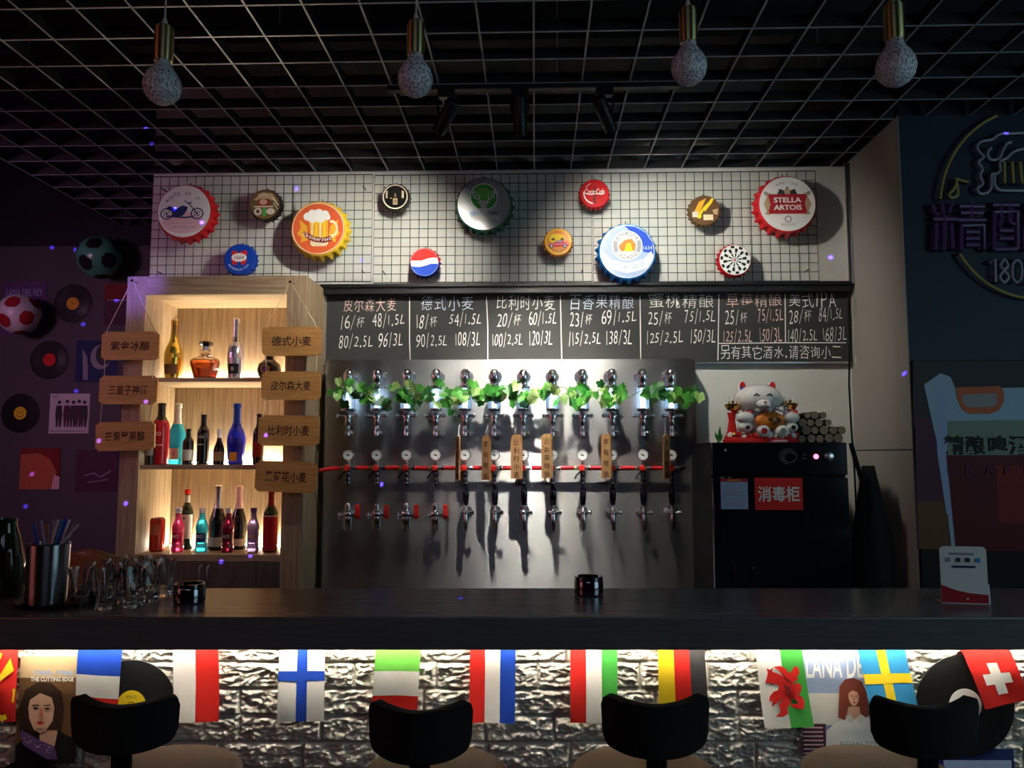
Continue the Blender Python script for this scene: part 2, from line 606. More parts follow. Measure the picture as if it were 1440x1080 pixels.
m = MB().span(XR + 0.0045, 4.5, YR, YR + 0.12, 0, GRIDZ + 0.01, 'navy_wall').span(XR + 0.0045, 4.5, YR, YR + 0.12, GRIDZ + 0.01, CEIL, 'black_ceiling')
structure('wall_front', m, 'navy blue wall carrying the neon sign and poster')
m = MB().span(4.5, 4.6, -4.1, YR + 0.12, 0, CEIL, 'dark_wall')
structure('wall_side', m, 'dark wall beyond the right edge of the bar')
m = MB().span(-4.6, 4.6, -4.1, -4.0, 0, CEIL, 'dark_wall')
structure('wall_rear', m, 'dark wall behind the photographer')
sz = W(100, 345, 4.985).z
m = MB().span(-4.5, XL - 0.001, 4.985, 4.998, sz, CEIL, 'black_ceiling')
structure('beam', m, 'black bulkhead over the left recess')

# open-cell ceiling grid
m = MB()
g = 0.192
for k in range(-14, 13):
    x = k * g
    y1 = 3.99 if XL + 0.02 < x < XR - 0.02 else (4.92 if x < XL else 3.38)
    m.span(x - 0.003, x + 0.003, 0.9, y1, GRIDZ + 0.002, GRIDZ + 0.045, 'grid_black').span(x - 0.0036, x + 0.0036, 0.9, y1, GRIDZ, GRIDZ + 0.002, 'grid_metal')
for k in range(-8, 12):
    y = 2.645 + k * g
    if y < 4.9:
        x0, x1 = (-14 * g, 12 * g) if y < 3.38 else ((-14 * g, XR - 0.01) if y < 3.99 else (-14 * g, XL - 0.01))
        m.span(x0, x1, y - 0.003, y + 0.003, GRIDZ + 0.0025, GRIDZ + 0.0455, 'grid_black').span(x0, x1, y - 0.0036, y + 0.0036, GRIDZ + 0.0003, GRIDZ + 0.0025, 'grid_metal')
for x in (-2.2, -1.1, 0.1, 1.2, 2.1):
    for y in (1.3, 2.4, 3.2):
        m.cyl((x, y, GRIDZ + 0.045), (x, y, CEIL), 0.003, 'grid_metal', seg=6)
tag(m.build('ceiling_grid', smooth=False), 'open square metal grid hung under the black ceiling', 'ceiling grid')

# black ledge above the chalkboard
lz1, lz0 = W(800, 398, 3.925).z, W(800, 415, 3.985).z
lx0, lx1 = W(451, 405, 3.925).x, W(1197, 405, 3.925).x
m = MB().span(lx0, lx1, 3.925, 3.998, lz0, lz1, 'black_metal')
m.span(lx0, lx1, 3.912, 3.925, lz1 - 0.018, lz1, 'black_metal')
tag(m.build('wall_ledge', bevel=0.003), 'long black ledge running above the chalkboard menu', 'ledge')

# ------------------------------------------------------------------ bar counter (square to the camera heading)
CT = B(720, 868, 2.1).z
CB = B(720, 914.5, 2.1).z
CD = H(720, 827, CT).dot(AX) - 2.1
CO = AX * 2.1


def bl(P):                                      # world point -> bar-local
    return Vector((P.dot(RX), P.dot(AX) - 2.1, P.z))


bar = thing('bar_counter', 'long dark wood bar counter with white embossed brick front', 'bar counter', (CO.x, CO.y, 0), YAW)
HWD = 1.86
m = MB().span(-HWD, HWD, 0.0, CD, CB, CT, 'counter_wood')
m.build('countertop', bar, bevel=0.004)
# brick relief
PD = 0.272
zs = [B(720, p, 2.36).z for p in (932, 970, 1007.5, 1045)]
ch = (zs[0] - zs[3]) / 3
rowz = zs[0]
joints = {}
rnd = random.Random(3)
for r in range(-3, 9):
    x, js = -2.3 + rnd.random() * 0.2, []
    while x < 2.2:
        js.append(x)
        x += rnd.choice((0.20, 0.30, 0.24, 0.30))
    joints[r] = js


def relief(x, z):
    q = (rowz - z) / ch
    r = math.floor(q)
    fz = min(q - r, 1 - (q - r)) * ch
    js = joints.get(r, joints[0])
    fx = min(abs(x - j) for j in js)
    e = min(fz, fx)
    i = sum(1 for j in js if j < x)
    edge = max(0.0, min(1.0, (e - 0.002) / 0.006))
    p = Vector((x * 16 + i * 7.3, z * 30 + r * 3.1, i * 1.7 + r * 2.3))
    n1 = 1 - abs(noise.noise(p)) * 2.2
    n2 = 1 - abs(noise.noise(p * 2.3 + Vector((5, 3, 1)))) * 2.0
    n3 = noise.noise(p * 5.1)
    n4 = (1 - abs(noise.noise(p * 3.4)) * 1.6) ** 3
    return edge * max(0.0005, 0.003 + 0.006 * n1 + 0.006 * max(0, n2) ** 2 + 0.004 * n4 + 0.0015 * n3)


zb = B(720, 1110, 2.36).z
nx, nz = 1180, 160
m = MB().surf(lambda u, v: (lerp(-1.84, 1.84, u), PD - relief(lerp(-1.84, 1.84, u), lerp(zb, CB - 0.001, v)), lerp(zb, CB - 0.001, v)), nx, nz, 'brick_foam')
m.span(-1.84, 1.84, PD + 0.001, PD + 0.06, 0.0, CB - 0.001, 'brick_foam')
m.build('brick_front', bar, angle=180)
m = MB().span(-1.7, 1.7, 0.206, 0.216, CB - 0.008, CB - 0.0005, 'led_white')
m.build('led_strip', bar)
_l = CO + AX * 0.211 + Vector((0, 0, CB - 0.0095))
bar_led = area_light('bar_led', _l, _l + AX * 0.5 + Vector((0, 0, -1)), 3.4, 0.011, 15.0, (1.0, 0.90, 0.72))
m = MB().span(-HWD, -HWD + 0.05, PD + 0.061, CD - 0.03, 0, CB - 0.001, 'cabinet_wood').span(HWD - 0.05, HWD, PD + 0.061, CD - 0.03, 0, CB - 0.001, 'cabinet_wood')
m.build('end_panel', bar)

# ------------------------------------------------------------------ track lights
ty = 3.03
tz = GRIDZ - 0.004
x0, x1 = W(545, 118, ty).x, W(955, 118, ty).x
m = MB().span(x0, x1, ty - 0.017, ty + 0.017, tz - 0.022, tz, 'black_metal')
m.span(x0, x1, ty - 0.019, ty - 0.017, tz - 0.003, tz, 'grey')
tag(m.build('light_track'), 'black light rail fixed under the ceiling grid', 'light track')
SPOTS = [((628, 118), W(496, 424, 3.92), 68, 94), ((731, 118), W(748, 548, 3.85), 200, 56), ((850, 118), W(955, 425, 3.95), 62, 104)]
SL = ['black track spotlight nearest the second hanging bulb, tilted to the left', 'black track spotlight in the middle of the ceiling rail',
      'black track spotlight at the right end of the ceiling rail']
for i, ((px, py), tg, pw, deg) in enumerate(SPOTS):
    p = W(px, py, ty)
    t = thing('track_spotlight', SL[i], 'spotlight', (p.x, ty, tz - 0.0225), 0, 'track spotlights over the bar')
    MB().span(-0.035, 0.035, -0.016, 0.016, -0.03, 0, 'black_metal').build('adapter', t, bevel=0.002)
    d = (tg - Vector((p.x, ty, tz - 0.12))).normalized()
    d2 = Vector((d.x * 0.9, d.y * 0.75, d.z)).normalized()
    pc = Vector((0, 0, -0.105))
    q = d2.to_track_quat('Z', 'Y').to_matrix().to_4x4()
    Mx = Matrix.Translation(pc) @ q
    b = MB().lathe([(0.024, -0.075), (0.028, -0.07), (0.028, 0.075), (0.025, 0.077), (0.023, 0.06), (0.001, 0.055)], 'black_metal', 20, Mx, caps=True)
    for k in range(4):
        b.lathe([(0.0295, -0.065 + k * 0.008), (0.0295, -0.062 + k * 0.008)], 'black_metal', 20, Mx)
    b.build('lamp_body', t)
    MB().lathe([(0.022, 0.062), (0.0005, 0.064)], 'spot_lens', 16, Mx, caps=False).build('lens', t)
    MB().tube([(-0.033, 0, -0.02), (-0.035, 0, -0.06), (-0.03, 0, -0.105)], 0.005, 'black_metal').tube([(0.033, 0, -0.02), (0.035, 0, -0.06), (0.03, 0, -0.105)], 0.005, 'black_metal').build('bracket', t)
    lp = Vector((p.x, ty, tz - 0.0225)) + pc + d2 * 0.084
    spot_light('spot_beam', lp, tg, pw, (1.0, 0.95, 0.85), deg, 1.0, 0.016)

# ------------------------------------------------------------------ pendant bulbs over the counter
PEN = [(228, 122, 54, 'clear crackle glass globe bulb on brass socket, leftmost of the four pendants'),
       (584, 112, 52, 'clear crackle glass globe bulb hanging beside the track lights, second pendant from left'),
       (969, 95, 53, 'crackle glass globe bulb hanging over the right half of the bar, third pendant'),
       (1260, 95, 57, 'crackle glass globe bulb hanging in front of the navy wall, rightmost pendant')]
for px, py, w, lab in PEN:
    D = 2.15
    c = B(px, py, D)
    r = w / 2 * D / F
    t = thing('pendant_lamp', lab, 'pendant lamp', c, 0, 'globe bulb pendants over the counter')
    k = r / 0.0525
    MB().lathe([(0.0005, -r), (0.35 * r, -0.94 * r), (0.66 * r, -0.75 * r), (0.9 * r, -0.43 * r), (r, 0), (0.95 * r, 0.33 * r), (0.8 * r, 0.66 * r), (0.6 * r, 0.95 * r), (0.45 * r, 1.2 * r), (0.40 * r, 1.42 * r)],
               'crackle_glass', 32, caps=False).lathe([(0.37 * r, 1.42 * r), (0.42 * r, 1.16 * r), (0.57 * r, 0.92 * r), (0.77 * r, 0.64 * r), (0.92 * r, 0.32 * r), (0.97 * r, 0), (0.87 * r, -0.43 * r), (0.63 * r, -0.73 * r), (0.33 * r, -0.91 * r), (0.0005, -0.97 * r)],
               'crackle_glass', 32, caps=False).build('glass_bulb', t, angle=180)
    MB().lathe([(0.0005, 0.55 * r), (0.16 * r, 0.6 * r), (0.2 * r, 1.0 * r), (0.3 * r, 1.35 * r), (0.3 * r, 1.44 * r)], 'frost_glass', 16, caps=False).build('lamp_stem', t)
    zt = 1.42 * r
    MB().lathe([(0.46 * r, zt), (0.50 * r, zt + 0.01), (0.50 * r, zt + 0.094 * k), (0.42 * r, zt + 0.104 * k), (0.18 * r, zt + 0.106 * k)], 'brass', 28).build('socket', t)
    MB().lathe([(0.16 * r, zt + 0.106 * k), (0.15 * r, zt + 0.118 * k), (0.06 * r, zt + 0.132 * k)], 'white_cord', 14).build('strain_relief', t)
    zc = CEIL - c.z
    MB().tube([(0.0, 0, zt + 0.128 * k), (0.001, 0, zt + 0.3 * k), (0.0, 0, zc)], 0.0028, 'white_cord', 6).build('cord', t)

# ------------------------------------------------------------------ wire grid panels
YP = 3.935
def panel(xa, xb, ya, yb, lab):
    a, b = W(xa, (ya + yb) / 2, YP).x, W(xb, (ya + yb) / 2, YP).x
    z1, z0 = W((xa + xb) / 2, ya, YP).z, W((xa + xb) / 2, yb, YP).z
    t = thing('wire_grid_panel', lab, 'wire grid', ((a + b) / 2, YP, z0), 0, 'black wire grids on the wall')
    w, h = b - a, z1 - z0
    n, k = round(w / 0.0475), round(h / 0.047)
    m = MB()
    for i in range(1, n):
        x = -w / 2 + w * i / n
        m.cyl((x, 0, 0), (x, 0, h), 0.0019, 'black_wire', seg=6)
    for j in range(1, k):
        z = h * j / k
        m.cyl((-w / 2, 0.0038, z), (w / 2, 0.0038, z), 0.0019, 'black_wire', seg=6)
    m.build('wire_mesh', t)
    f = MB().tube([(-w / 2, 0, 0), (w / 2, 0, 0), (w / 2, 0, h), (-w / 2, 0, h)], 0.003, 'black_wire', 6, closed=True)
    f.build('border_frame', t)
    for sx in (-1, 1):
        for z in (0.06, h - 0.06):
            MB().cyl((sx * (w / 2 - 0.05), 0.003, z), (sx * (w / 2 - 0.05), YB - YP, z), 0.003, 'black_metal').build('wall_hook', t)


panel(211, 523, 247, 397, 'black wire grid panel at the left, carrying the beer mug cap')
panel(526, 832, 245, 397, 'black wire grid panel in the middle, carrying the big green cap')
panel(834, 1149, 242, 396, 'black wire grid panel at the right, carrying the sky blue cap')
# ------------------------------------------------------------------ oversized bottle caps on the grids
def cap(px, py, rpx, skirt, face, lab, draw=None, ydepth=0.40, tilt=0.0, skirt2=None):
    Y = YP - 0.035
    c = W(px, py, Y)
    R = rpx * Y / F
    dep = ydepth * R
    t = thing('bottle_cap_sign', lab, 'wall sign', (c.x, YP - 0.0045, c.z), 0, 'giant bottle caps on the wire grids')
    m = MB()
    n, teeth = 168, 21
    prof = [(0.985, 0.0, 0.075), (0.985, 0.12, 0.075), (0.955, 0.34, 0.055), (0.915, 0.62, 0.028), (0.89, 0.82, 0.008), (0.86, 0.95, 0.0), (0.82, 1.0, 0.0)]
    vs = []
    for r, d, a in prof:
        for k in range(n):
            th = 2 * PI * k / n
            w = math.cos(teeth * th)
            w = math.copysign(abs(w) ** 0.7, w)
            rr = R * (r - a + a * w)
            vs.append((rr * math.cos(th), -d * dep, rr * math.sin(th)))
    fs = [(i * n + k, i * n + (k + 1) % n, (i + 1) * n + (k + 1) % n, (i + 1) * n + k) for i in range(len(prof) - 1) for k in range(n)]
    if skirt2:
        lo = [f for f in fs if sum(vs[q][2] for q in f) < 0]
        m.add(vs, [f for f in fs if f not in set(lo)], skirt)
        m.add(vs, lo, skirt2)
    else:
        m.add(vs, fs, skirt)
    m.add([(0.91 * R * math.cos(2 * PI * k / n), -0.0005, 0.91 * R * math.sin(2 * PI * k / n)) for k in range(n)], [tuple(range(n))], skirt)
    m.build('crimped_shell', t, angle=60)
    f = MB()
    f.y = -dep - 0.0005
    f.disc(0, 0, 0.835 * R, face, seg=48)
    if draw:
        draw(f, 0.82 * R)
    f.build('printed_face', t, smooth=False)
    MB().tube([(0, 0.001, R * 0.90), (0, -0.004, R * 0.99), (0, 0.002, R * 1.06), (0, 0.0045, R * 1.02)], 0.002, 'black_metal', 6).build('hook', t)
    return t


def sc(pts, k):
    return [(x * k, z * k) for x, z in pts]


def d_bike(f, R):
    f.disc(0, -0.45 * R, 0.82 * R, 'pinkish', rz=0.42 * R)
    for s, cx in ((1, -0.66), (1, 0.52)):
        f.ring(cx * R, -0.10 * R, 0.20 * R, 0.25 * R, 'navy', sz=0.9)
        f.ring(cx * R, -0.10 * R, 0.10 * R, 0.125 * R, 'navy', sz=0.9)
        f.ring(cx * R, -0.10 * R, 0.0, 0.045 * R, 'navy')
    f.poly(sc([(-0.72, 0.10), (-0.55, 0.20), (-0.30, 0.08), (-0.05, 0.22), (0.16, 0.16), (0.10, -0.02), (-0.05, -0.20), (-0.42, -0.22), (-0.46, -0.02)], R), 'navy')
    f.line(sc([(0.52, -0.10), (0.22, 0.26), (0.02, 0.40)], R), 0.04 * R, 'navy')
    f.line(sc([(0.16, 0.28), (0.30, 0.34)], R), 0.05 * R, 'navy')
    f.line(sc([(-0.66, -0.20), (0.05, -0.26), (0.40, -0.22)], R), 0.06 * R, 'navy')
    f.arc_text('ROUTE 66', 0.13 * R, 0, -0.12 * R, 0.82 * R, PI * 0.60, 1.3, 'navy')
    f.text('66', 0.12 * R, 0.55 * R, 0.50 * R, 'grey')
    f.line(sc([(-0.6, -0.50), (0.62, -0.46)], R), 0.012 * R, 'grey')
    f.text('the mother road', 0.10 * R, 0.05 * R, -0.62 * R, 'grey', shear=0.3, fit=0.9 * R)


def d_collage(f, R):
    rn = random.Random(5)
    f.poly(sc([(-0.8, 0.3), (-0.2, 0.85), (0.5, 0.75), (0.85, 0.2), (0.3, 0.35), (-0.3, 0.3)], R), 'tan')
    f.poly(sc([(-0.45, 0.35), (0.25, 0.4), (0.42, 0.05), (0.3, -0.1), (-0.45, -0.1)], R), 'maroon')
    f.disc(-0.1 * R, 0.16 * R, 0.27 * R, 'skin', rz=0.2 * R)
    f.rect(-0.75 * R, 0.6 * R, -0.2 * R, -0.12 * R, 'cream')
    f.disc(-0.45 * R, -0.5 * R, 0.27 * R, 'offwhite')
    f.disc(-0.45 * R, -0.5 * R, 0.14 * R, 'brown')
    f.disc(0.42 * R, -0.5 * R, 0.3 * R, 'offwhite', rz=0.22 * R)
    f.rect(-0.12 * R, 0.12 * R, -0.85 * R, -0.25 * R, 'green')
    f.line(sc([(0.55, 0.45), (0.95, -0.1)], R), 0.08 * R, 'cream')
    f.line(sc([(0.6, 0.1), (0.9, -0.35)], R), 0.06 * R, 'offwhite')
    f.text('BEER', 0.2 * R, -0.15 * R, 0.62 * R, 'offwhite', shear=0.2)


def d_1664(f, R):
    for sx in (-1, 1):
        f.poly([(sx * a * R, b * R) for a, b in [(0.10, 0.55), (0.48, 0.60), (0.55, 0.42), (0.42, 0.10), (0.55, -0.05), (0.40, -0.38), (0.18, -0.42), (0.05, 0.1)]], 'red')
    f.disc(0, 0.12 * R, 0.52 * R, 'white', rz=0.30 * R)
    f.text('1664', 0.27 * R, 0, 0.12 * R, 'navy', shear=0.15, sx=0.95)
    f.arc_text('KRONENBOURG BEER', 0.13 * R, 0, 0.08 * R, 0.80 * R, -PI / 2, 2.0, 'white', inside=True)


def d_mug(f, R):
    f.ring(0, 0, 0.965 * R, 1.0 * R, 'cream', seg=48)
    for s, o in ((-1, 0), (1, 0.05)):
        f.poly([(s * a * R + o * R, b * R) for a, b in [(0.42, 0.1), (0.72, 0.34), (0.66, 0.0), (0.80, -0.2), (0.62, -0.35), (0.66, -0.55), (0.35, -0.45)]], 'amber')
    f.ring(0.52 * R, -0.02 * R, 0.17 * R, 0.25 * R, 'cream', a0=-1.9, a1=1.9, sz=1.35)
    f.poly(sc([(-0.36, 0.42), (0.38, 0.42), (0.40, -0.62), (-0.26, -0.64)], R), 'amber')
    for i, x in enumerate((-0.26, -0.10, 0.06, 0.22)):
        f.rect(x * R, (x + 0.07) * R, -0.5 * R, 0.3 * R, 'yellow' if i % 2 else 'cream')
    f.poly(sc([(-0.26, -0.46), (0.40, -0.46), (0.40, -0.62), (0.3, -0.70), (-0.2, -0.70), (-0.28, -0.62)], R), 'cream')
    for x, z, r in ((-0.40, 0.45, 0.16), (-0.22, 0.56, 0.17), (0.02, 0.57, 0.18), (0.26, 0.53, 0.16), (0.36, 0.42, 0.12), (-0.2, 0.40, 0.2), (0.1, 0.40, 0.2)):
        f.disc(x * R, z * R, r * R, 'white', seg=18)
    f.poly(sc([(-0.55, -0.12), (-0.35, -0.20), (-0.1, -0.34), (0.2, -0.38), (0.50, -0.30), (0.58, -0.50), (0.25, -0.58), (-0.12, -0.54), (-0.38, -0.42), (-0.50, -0.32)], R), 'maroon')
    for i, chh in enumerate('Oktoberfest'):
        u = i / 10
        f.text(chh, (0.135 if chh in 'Oktbdf' else 0.095) * R, (-0.47 + 0.96 * u) * R, (-0.25 - 0.22 * math.sin(u * PI * 0.72)) * R, 'white', rot=-0.40 + 0.6 * u, off=0.008)


def d_black(f, R):
    f.ring(0, 0, 0.88 * R, 0.97 * R, 'cream', seg=40)
    f.poly(sc([(-0.72, -0.1), (-0.72, 0.42), (-0.6, 0.5), (-0.6, -0.1)], R), 'cream')
    f.poly(sc([(0.5, -0.1), (0.5, 0.5), (0.66, 0.42), (0.66, -0.1)], R), 'cream')
    f.poly(sc([(-0.08, 0.0), (-0.02, 0.3), (0.02, 0.3), (0.08, 0.0)], R), 'tan')
    f.rect(-0.17 * R, 0.17 * R, -0.62 * R, -0.12 * R, 'tan')
    f.text('10', 0.3 * R, 0, -0.38 * R, 'black', sx=0.7, off=0.02)
    f.rect(-0.4 * R, -0.26 * R, -0.15 * R, -0.1 * R, 'amber')


def d_stag(f, R):
    f.disc(0, 0.30 * R, 0.52 * R, 'green', seg=32)
    f.disc(0, 0.42 * R, 0.30 * R, 'lime', rz=0.24 * R)
    f.ring(0, 0.28 * R, 0.50 * R, 0.555 * R, 'white', seg=40)
    for s in (-1, 1):
        f.line([(s * a * R, b * R) for a, b in [(0.06, 0.06), (0.18, 0.18), (0.38, 0.26), (0.44, 0.52), (0.38, 0.66)]], 0.045 * R, 'white')
        for a, b, c, d in ((0.20, 0.19, 0.16, 0.36), (0.34, 0.24, 0.28, 0.44), (0.41, 0.38, 0.32, 0.54)):
            f.line([(s * a * R, b * R), (s * c * R, d * R)], 0.035 * R, 'white')
        f.poly([(s * a * R, b * R) for a, b in [(0.10, 0.06), (0.28, 0.12), (0.14, -0.02)]], 'white')
        f.poly([(s * a * R, b * R) for a, b in [(0.14, -0.36), (0.38, -0.28), (0.56, -0.36), (0.5, -0.44), (0.3, -0.42)]], 'sage' if s > 0 else 'paleblue')
    f.poly(sc([(-0.12, 0.12), (0.12, 0.12), (0.14, 0.0), (0.07, -0.24), (-0.07, -0.24), (-0.14, 0.0)], R), 'offwhite')
    f.poly(sc([(-0.16, -0.18), (0.16, -0.18), (0.12, -0.42), (-0.12, -0.42)], R), 'white')
    for s in (-1, 1):
        f.disc(s * 0.06 * R, 0.02 * R, 0.02 * R, 'black', seg=8)
    f.text('J\u00e4germeister', 0.27 * R, 0, -0.58 * R, 'white', fit=1.32 * R, off=0.012)


def d_cola(f, R):
    f.poly([(R * math.cos(a), R * math.sin(a)) for a in [PI * (0.04 + 0.92 * k / 20) for k in range(21)]], 'red')
    f.poly([(R * math.cos(a), R * math.sin(a)) for a in [PI * (1.04 + 0.92 * k / 20) for k in range(21)]], 'blue')
    f.poly(sc([(-0.99, 0.12), (-0.6, 0.10), (-0.2, 0.12), (0.25, 0.28), (0.65, 0.34), (0.94, 0.30), (0.99, -0.10), (0.6, -0.08), (0.2, -0.22), (-0.3, -0.36), (-0.7, -0.34), (-0.94, -0.28)], R), 'white')


def d_car(f, R):
    f.ring(0, 0, 0.9 * R, 0.96 * R, 'yellow', seg=36)
    f.disc(-0.1 * R, 0.25 * R, 0.6 * R, 'yellow', rz=0.42 * R)
    for s in (-0.38, 0.30):
        f.disc(s * R, 0.18 * R, 0.14 * R, 'brown', rz=0.1 * R, seg=14)
    f.poly(sc([(-0.82, -0.30), (-0.72, -0.12), (-0.30, -0.08), (-0.08, 0.10), (0.38, 0.10), (0.52, -0.05), (0.82, -0.12), (0.84, -0.30), (0.5, -0.38), (-0.6, -0.42)], R), 'red')
    f.poly(sc([(-0.2, -0.06), (-0.05, 0.06), (0.32, 0.06), (0.40, -0.05)], R), 'paleblue')
    for x in (-0.5, 0.5):
        f.disc(x * R, -0.36 * R, 0.15 * R, 'black', seg=16)
        f.disc(x * R, -0.36 * R, 0.08 * R, 'white', seg=16)
    f.line(sc([(-0.78, -0.22), (0.8, -0.20)], R), 0.04 * R, 'white')
    f.text('Hot', 0.24 * R, 0, 0.66 * R, 'red', shear=0.2)
    f.arc_text('CLASSIC GARAGE', 0.13 * R, 0, 0, 0.76 * R, -PI / 2, 1.9, 'maroon', inside=True)


def d_coke(f, R):
    f.poly(sc([(-0.10, -0.78), (0.10, -0.78), (0.12, -0.45), (0.07, -0.2), (0.13, 0.1), (0.05, 0.4), (0.04, 0.66), (-0.04, 0.66), (-0.05, 0.4), (-0.13, 0.1), (-0.07, -0.2), (-0.12, -0.45)], R), 'maroon')
    f.ring(0, 0, 0.74 * R, 0.82 * R, 'white', a0=PI * 0.95, a1=PI * 1.45)
    f.ring(0, 0.05 * R, 0.70 * R, 0.75 * R, 'offwhite', a0=PI * 0.62, a1=PI * 0.85)
    f.text('Coca\u2011Cola', 0.40 * R, 0, 0.12 * R, 'white', fit=1.45 * R, shear=0.25, off=0.012)
    f.line(sc([(-0.62, -0.06), (-0.3, -0.12), (0.1, -0.06), (0.6, -0.10)], R), 0.05 * R, 'white')


def d_blue(f, R):
    f.disc(0, 0, 0.99 * R, 'paleblue', seg=40)
    f.poly(sc([(-0.1, 0.98), (0.3, 0.94), (0.7, 0.7), (0.95, 0.3), (0.98, -0.1), (0.6, -0.02), (0.42, 0.5)], R), 'blue')
    f.disc(0, 0.22 * R, 0.57 * R, 'white', seg=36)
    f.disc(0, 0.22 * R, 0.53 * R, 'grey', seg=36)
    f.ring(0, 0.22 * R, 0.33 * R, 0.37 * R, 'white', seg=32)
    f.disc(0, 0.22 * R, 0.33 * R, 'pinkish', seg=28)
    f.poly(sc([(-0.32, 0.20), (-0.1, 0.42), (0.16, 0.48), (0.32, 0.26), (0.28, 0.02), (-0.24, 0.0)], R), 'orange')
    f.poly(sc([(-0.12, 0.0), (-0.02, 0.30), (0.12, 0.32), (0.2, 0.0)], R), 'yellow')
    f.arc_text('PAULANER', 0.14 * R, 0, 0.22 * R, 0.45 * R, PI / 2, 2.5, 'white', off=0.015)
    f.arc_text('M\u00dcNCHEN', 0.13 * R, 0, 0.22 * R, 0.45 * R, -PI / 2, 2.0, 'white', inside=True, off=0.015)
    f.poly(sc([(-0.92, 0.02), (-0.6, -0.32), (0, -0.46), (0.6, -0.32), (0.88, 0.0), (0.98, -0.25), (0.72, -0.66), (0, -0.84), (-0.72, -0.66), (-0.98, -0.2)], R), 'white')
    f.arc_text('HEFE WEISSBIER', 0.17 * R, 0, 0.6 * R, 1.22 * R, -PI / 2, 1.15, 'paleblue', inside=True, off=0.01)
    f.text('1634', 0.13 * R, 0.76 * R, 0.12 * R, 'white')


def d_bottle(f, R):
    f.poly(sc([(-0.8, -0.2), (-0.4, 0.6), (0.1, 0.85), (-0.2, 0.2), (-0.5, -0.5)], R), 'amber')
    f.poly(sc([(-0.58, -0.52), (-0.36, -0.62), (0.12, 0.05), (0.50, 0.52), (0.62, 0.80), (0.48, 0.86), (0.30, 0.62), (-0.10, 0.22)], R), 'yellow')
    f.poly(sc([(-0.3, -0.38), (-0.16, -0.46), (0.06, -0.14), (-0.08, 0.0)], R), 'brown')
    f.rect(-0.12 * R, 0.55 * R, -0.72 * R, -0.32 * R, 'cream')
    f.rect(-0.88 * R, -0.5 * R, -0.5 * R, -0.12 * R, 'offwhite')
    f.poly(sc([(0.5, 0.0), (0.9, 0.1), (0.85, -0.35), (0.6, -0.3)], R), 'tan')


def d_stella(f, R):
    f.disc(0, 0, 0.99 * R, 'white', seg=44)
    f.arc_text('ANNO 1366', 0.10 * R, 0, -0.1 * R, 0.90 * R, PI / 2, 0.95, 'grey')
    for s in (-1, 1):
        f.poly([(s * a * R, b * R) for a, b in [(0.55, 0.36), (0.82, 0.48), (0.84, 0.38), (0.74, 0.28), (0.86, 0.0), (0.76, -0.28), (0.84, -0.38), (0.7, -0.42), (0.55, -0.36)]], 'tan')
        f.disc(s * 0.78 * R, 0.40 * R, 0.07 * R, 'grey', seg=12)
    f.poly(sc([(-0.36, 0.36), (-0.28, 0.56), (-0.1, 0.50), (0, 0.66), (0.1, 0.50), (0.28, 0.56), (0.36, 0.36)], R), 'charcoal')
    f.disc(0, 0.46 * R, 0.12 * R, 'tan', seg=14)
    f.poly(sc([(-0.66, 0.36), (0.66, 0.36), (0.70, 0.28), (0.62, 0.0), (0.70, -0.30), (0.66, -0.38), (-0.66, -0.38), (-0.70, -0.30), (-0.62, 0.0), (-0.70, 0.28)], R), 'crimson')
    f.text('STELLA', 0.20 * R, 0, 0.14 * R, 'white', fit=1.0 * R, off=0.03)
    f.text('ARTOIS', 0.20 * R, 0, -0.14 * R, 'white', fit=1.02 * R, off=0.03)
    f.disc(0, -0.58 * R, 0.13 * R, 'grey', seg=14)
    f.disc(0, -0.58 * R, 0.09 * R, 'white', seg=14)
    f.text('BELGIUM', 0.09 * R, 0, -0.78 * R, 'grey')


def d_dart(f, R):
    f.disc(0, 0, 0.99 * R, 'white', seg=40)
    f.lay()
    for k in range(20):
        a = 2 * PI * (k + 0.08) / 20
        b = 2 * PI * (k + 0.92) / 20
        if k % 2 == 0:
            f.poly([(0.12 * R * math.cos(a), 0.12 * R * math.sin(a)), (0.78 * R * math.cos(a), 0.78 * R * math.sin(a)), (0.78 * R * math.cos(b), 0.78 * R * math.sin(b)), (0.12 * R * math.cos(b), 0.12 * R * math.sin(b))], 'black', same=True)
        else:
            f.poly([(0.80 * R * math.cos(a), 0.80 * R * math.sin(a)), (0.97 * R * math.cos(a), 0.97 * R * math.sin(a)), (0.97 * R * math.cos(b), 0.97 * R * math.sin(b)), (0.80 * R * math.cos(b), 0.80 * R * math.sin(b))], 'black', same=True)
    f.ring(0, 0, 0.45 * R, 0.5 * R, 'white')
    f.disc(0, 0, 0.08 * R, 'red', seg=14)


cap(263, 300, 46, 'cap_red', 'white', 'big red bottle cap with a pale face and a drawn motorcycle', d_bike)
cap(373, 288, 26, 'cap_black', 'cap_brown', 'small dark bottle cap with a brown collage face, left of the beer mug cap', d_collage)
cap(337, 365, 26, 'cap_blue', 'cap_blue', 'small blue bottle cap with a white oval, just above the bookcase', d_1664)
cap(450, 324, 46, 'cap_yellow', 'tangerine', 'big yellow bottle cap with a beer mug on orange', d_mug)
cap(556, 277, 23, 'cap_black', 'cap_black', 'small black bottle cap with a cream ring', d_black)
cap(681, 290, 45, 'cap_green', 'cap_silver', 'big green bottle cap with a white stag head on silver', d_stag)
cap(597, 369, 24, 'cap_red', 'white', 'small bottle cap split red over white over blue', d_cola, skirt2='cap_blue')
cap(785, 340, 23, 'cap_orange', 'cap_orange', 'small orange bottle cap with a red car', d_car)
cap(836, 272, 24, 'cap_red', 'cap_red', 'small red bottle cap with white script lettering', d_coke)
cap(881, 356, 46, 'cap_skyblue', 'cap_silver', 'big sky blue bottle cap with a round crest and white banner', d_blue)
cap(991, 296, 25, 'cap_brown', 'brown', 'small brown bottle cap with a yellow bottle across it', d_bottle)
